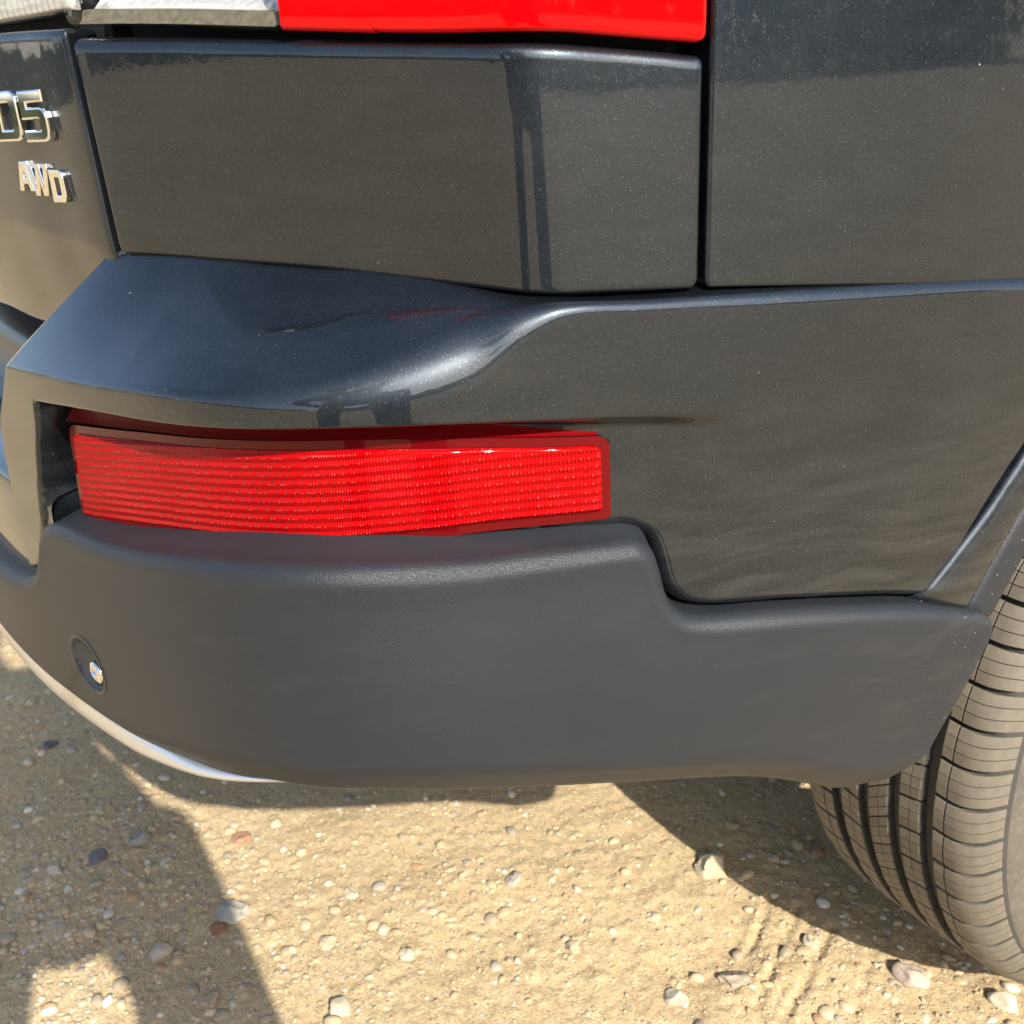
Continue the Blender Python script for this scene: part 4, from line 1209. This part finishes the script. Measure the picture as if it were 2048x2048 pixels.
# ------------------------------------------------------------------ the photographer (out of frame; throws the shadow, shows in the paint)
def skin_body(name, joints, edges, mat, parent, root=0, sub=2):
    me = bpy.data.meshes.new(name)
    names = list(joints)
    me.from_pydata([joints[k][0] for k in names], [], [])
    me.edges.add(len(edges))
    for i, (a, b) in enumerate(edges):
        me.edges[i].vertices = (names.index(a), names.index(b))
    me.update()
    o = bpy.data.objects.new(name, me)
    link(o, parent)
    md = o.modifiers.new('skin', 'SKIN'); md.use_smooth_shade = True
    if not me.skin_vertices:
        me.skin_vertices.new()
    for i, k in enumerate(names):
        r = joints[k][1]
        me.skin_vertices[0].data[i].radius = r if isinstance(r, tuple) else (r, r)
        me.skin_vertices[0].data[i].use_root = (i == root)
    s_ = o.modifiers.new('sub', 'SUBSURF'); s_.levels = sub; s_.render_levels = sub
    me.materials.append(mat)
    return o
CLOTH = flat_mat('dark_cloth', (0.03, 0.033, 0.04), 0.85, noise_amt=0.3, noise_scale=40)
JEANS = flat_mat('denim', (0.035, 0.045, 0.07), 0.85, noise_amt=0.3, noise_scale=60)
SKIN = flat_mat('skin', (0.45, 0.27, 0.19), 0.5, noise_amt=0.1)
SHOE = flat_mat('shoe_leather', (0.03, 0.025, 0.02), 0.6, noise_amt=0.3)
HAIR = flat_mat('hair', (0.03, 0.02, 0.014), 0.6, noise_amt=0.4, noise_scale=200)
BASE = np.array([1.40, -1.205]); FW = np.array([-.857, .514]); LT_ = np.array([.514, .857])
def bp(f, l, z):
    q = BASE + FW * f + LT_ * l
    return (float(q[0]), float(q[1]), z)
person = empty('person', None, (float(BASE[0]), float(BASE[1]), 0))
tag(person, 'standing person in dark jacket and jeans photographing the bumper, outside the frame', 'person')
Jb = {'pelvis': (bp(0, 0, 1.05), (.115, .095)), 'spine': (bp(.0, -.09, 1.19), (.12, .09)), 'chest': (bp(-.02, -.18, 1.32), (.14, .10)),
      'neck': (bp(.0, -.19, 1.47), .055), 'jaw': (bp(.03, -.19, 1.55), (.065, .075)), 'head': (bp(.035, -.18, 1.64), (.078, .095)), 'crown': (bp(.03, -.18, 1.72), (.055, .065)),
      'shr': (bp(-.02, -.03, 1.42), .06), 'elr': (bp(-.17, -.07, 1.18), .045), 'wrr': (bp(-.12, .06, 1.05), .03), 'pmr': (bp(-.10, .11, .98), (.035, .018)),
      'shl': (bp(-.02, -.34, 1.34), .06), 'ell': (bp(.0, -.36, 1.07), .045), 'wrl': (bp(.08, -.15, .905), .03), 'pml': (bp(.095, -.11, .900), (.035, .018)),
      'hpr': (bp(0, .115, .985), .068), 'knr': (bp(.03, .17, .50), .06), 'anr': (bp(-.02, .24, .10), .045), 'tor': (bp(.14, .27, .04), .04),
      'hpl': (bp(0, -.115, .985), .068), 'knl': (bp(.03, -.18, .50), .06), 'anl': (bp(-.02, -.25, .10), .045), 'tol': (bp(.14, -.28, .04), .04)}
Eb = [('pelvis', 'spine'), ('spine', 'chest'), ('chest', 'neck'), ('neck', 'jaw'), ('jaw', 'head'), ('head', 'crown'), ('chest', 'shr'), ('shr', 'elr'), ('elr', 'wrr'), ('wrr', 'pmr'),
      ('chest', 'shl'), ('shl', 'ell'), ('ell', 'wrl'), ('wrl', 'pml'), ('pelvis', 'hpr'), ('hpr', 'knr'), ('knr', 'anr'), ('anr', 'tor'), ('pelvis', 'hpl'), ('hpl', 'knl'), ('knl', 'anl'), ('anl', 'tol')]
for k, (dz, lf) in enumerate(((.024, .036), (.008, .042), (-.008, .040), (-.023, .030))):
    Jb['fl%d' % k] = (bp(.098, -.085, .90 + dz), .009); Jb['gl%d' % k] = (bp(.100, -.11 + lf + .02, .90 + dz), .0075)
    Eb += [('pml', 'fl%d' % k), ('fl%d' % k, 'gl%d' % k)]
    Jb['fr%d' % k] = (bp(-.08 - .018 * k, .125, .92), .009); Jb['gr%d' % k] = (bp(-.07 - .018 * k, .12, .885 + .006 * abs(k - 1)), .0075)
    Eb += [('pmr', 'fr%d' % k), ('fr%d' % k, 'gr%d' % k)]
Jb['tl'] = (bp(.085, -.08, .93), .010); Eb.append(('pml', 'tl'))
Jb['tr'] = (bp(-.055, .105, .955), .010); Eb.append(('pmr', 'tr'))
def shift(J):
    return {k: ((v[0][0] - float(BASE[0]), v[0][1] - float(BASE[1]), v[0][2]), v[1]) for k, v in J.items()}
skin_body('body', shift(Jb), Eb, SKIN, person)
def grow(keys, g, over={}):
    J = {}
    for k in keys:
        r = Jb[k][1]; r = r if isinstance(r, tuple) else (r, r)
        J[k] = (Jb[k][0], tuple(x * g + .008 for x in r))
    J.update(over)
    return shift(J)
skin_body('trousers', grow(['pelvis', 'hpr', 'knr', 'anr', 'hpl', 'knl', 'anl'], 1.06, {'pelvis': (bp(0, 0, 1.05), (.125, .11))}), [('pelvis', 'hpr'), ('hpr', 'knr'), ('knr', 'anr'), ('pelvis', 'hpl'), ('hpl', 'knl'), ('knl', 'anl')], JEANS, person)
skin_body('jacket', grow(['spine', 'chest', 'shr', 'elr', 'wrr', 'shl', 'ell', 'wrl'], 1.12, {'hem': (bp(.0, -.03, 1.08), (.12, .105))}), [('hem', 'spine'), ('spine', 'chest'), ('chest', 'shr'), ('shr', 'elr'), ('elr', 'wrr'), ('chest', 'shl'), ('shl', 'ell'), ('ell', 'wrl')], CLOTH, person)
for k in ('r', 'l'):
    skin_body('shoe', shift({'h': (Jb['an' + k][0][:2] + (.05,), .05), 't': (Jb['to' + k][0], .042)}), [('h', 't')], SHOE, person)
skin_body('hair', shift({'a': (bp(.0, -.18, 1.66), (.085, .092)), 'b': (bp(.015, -.18, 1.73), (.066, .075))}), [('a', 'b')], HAIR, person)
for sg in (1, -1):
    e_ = obj_np('eye', V1 * .011, F1, BLACK, person); e_.location = tuple(np.array(bp(.122, -.18 + sg * .031, 1.625)) - np.array([BASE[0], BASE[1], 0]))
nose = obj_np('nose', V1 * np.array([.013, .013, .022]), F1, SKIN, person); nose.location = tuple(np.array(bp(.132, -.18, 1.592)) - np.array([BASE[0], BASE[1], 0]))
# the phone sits just behind the taking lens
phone = box_obj('phone', (-.075, -.037, -.004), (.075, .037, .004), BLACKPL, None, bev=.003)
pm = M.copy()
pc = Vector(CAM) + _f * (-.014) - _u2 * .040 - _r2 * .060
for i in range(3):
    pm[i][3] = pc[i]
phone.matrix_world = pm
tag(phone, 'black phone held in front of the person outside the frame', 'phone')

# ------------------------------------------------------------------ surroundings mirrored in the paint
def hedge(x0, y0, x1, y1, h, depth, label, seed, nleaf=9000, leaf=.16):
    r_ = np.random.default_rng(seed)
    L = math.hypot(x1 - x0, y1 - y0); t = r_.uniform(0, 1, nleaf)
    d = np.array([(x1 - x0) / L, (y1 - y0) / L]); nrm = np.array([-d[1], d[0]])
    top = h * (0.82 + .36 * vnoise(t * L * .9, t * 0 + seed, seed) * .8)
    z = r_.uniform(0, 1, nleaf) ** .8 * top
    w = (r_.uniform(-1, 1, nleaf)) * depth * (1 - .35 * (z / h) ** 2)
    c = np.stack([x0 + d[0] * t * L + nrm[0] * w, y0 + d[1] * t * L + nrm[1] * w, z], 1)
    a = r_.normal(size=(nleaf, 3)); a /= np.linalg.norm(a, axis=1, keepdims=True)
    b = np.cross(a, r_.normal(size=(nleaf, 3))); b /= np.linalg.norm(b, axis=1, keepdims=True)
    sz = leaf * r_.uniform(.5, 1.2, (nleaf, 1))
    V = np.stack([c - a * sz, c + b * sz * .6, c + a * sz, c - b * sz * .6], 1).reshape(-1, 3)
    root = empty('hedge', None, ((x0 + x1) / 2, (y0 + y1) / 2, 0))
    V -= np.array([(x0 + x1) / 2, (y0 + y1) / 2, 0])
    obj_np('foliage', V, np.arange(nleaf * 4).reshape(-1, 4), FOLIAGE, root, smooth=False)
    core = []
    for k in range(int(L / .8)):
        q = (k + .5) / int(L / .8)
        core.append((x0 + (x1 - x0) * q - (x0 + x1) / 2, y0 + (y1 - y0) * q - (y0 + y1) / 2))
    Vs, Fs = [], []
    for (cx, cy) in core:          # woody stems
        i0 = len(Vs)
        for zv, rr_ in ((0, .05), (h * .7, .02)):
            for a_ in range(5):
                Vs.append((cx + rr_ * math.cos(a_ * 1.2566), cy + rr_ * math.sin(a_ * 1.2566), zv))
        for a_ in range(5):
            Fs.append((i0 + a_, i0 + (a_ + 1) % 5, i0 + 5 + (a_ + 1) % 5, i0 + 5 + a_))
    obj_np('stem', Vs, Fs, LINER, root)
    tag(root, label, 'hedge', 'hedges around the yard')
hedge(27, -26, 40, 30, 4.6, 2.2, 'tall dark hedge along the right side of the yard', 3, 16000, .34)
hedge(-14, -48, 36, -48, 4.2, 1.4, 'dark hedge at the back of the yard behind the person', 4, 14000, .34)
hedge(-46, -22, -22, -46, 2.2, .9, 'low clipped hedge in front of the white house', 6, 12000, .22)

WHITE = flat_mat('white_render', (0.72, 0.71, 0.68), 0.85, noise_amt=0.06, noise_scale=3)
ROOF = flat_mat('roof_tiles', (0.16, 0.10, 0.08), 0.85, noise_amt=0.35, noise_scale=6)
house = empty('house', None, (-44, -40, 0)); house.rotation_euler = (0, 0, math.radians(42))
tag(house, 'white rendered house beyond the low hedge', 'house')
box_obj('wall', (-4, -9, 0), (4, 9, 5.4), WHITE, house)
obj_np('roof', [(-4.5, -9.5, 5.35), (4.5, -9.5, 5.35), (4.5, 9.5, 5.35), (-4.5, 9.5, 5.35), (0, -9.5, 8.4), (0, 9.5, 8.4)], [(0, 1, 4), (2, 3, 5), (1, 2, 5, 4), (3, 0, 4, 5), (0, 3, 2, 1)], ROOF, house, smooth=False)
for zz0 in (.9, 3.5):
    for yy in (-6.4, -2.2, 2.2, 6.4):
        wd = box_obj('window', (3.97, yy - .7, zz0), (4.04, yy + .7, zz0 + 1.3), WHITE, house)
        box_obj('pane', (4.0, yy - .6, zz0 + .1), (4.06, yy + .6, zz0 + 1.2), WINDOW, wd)
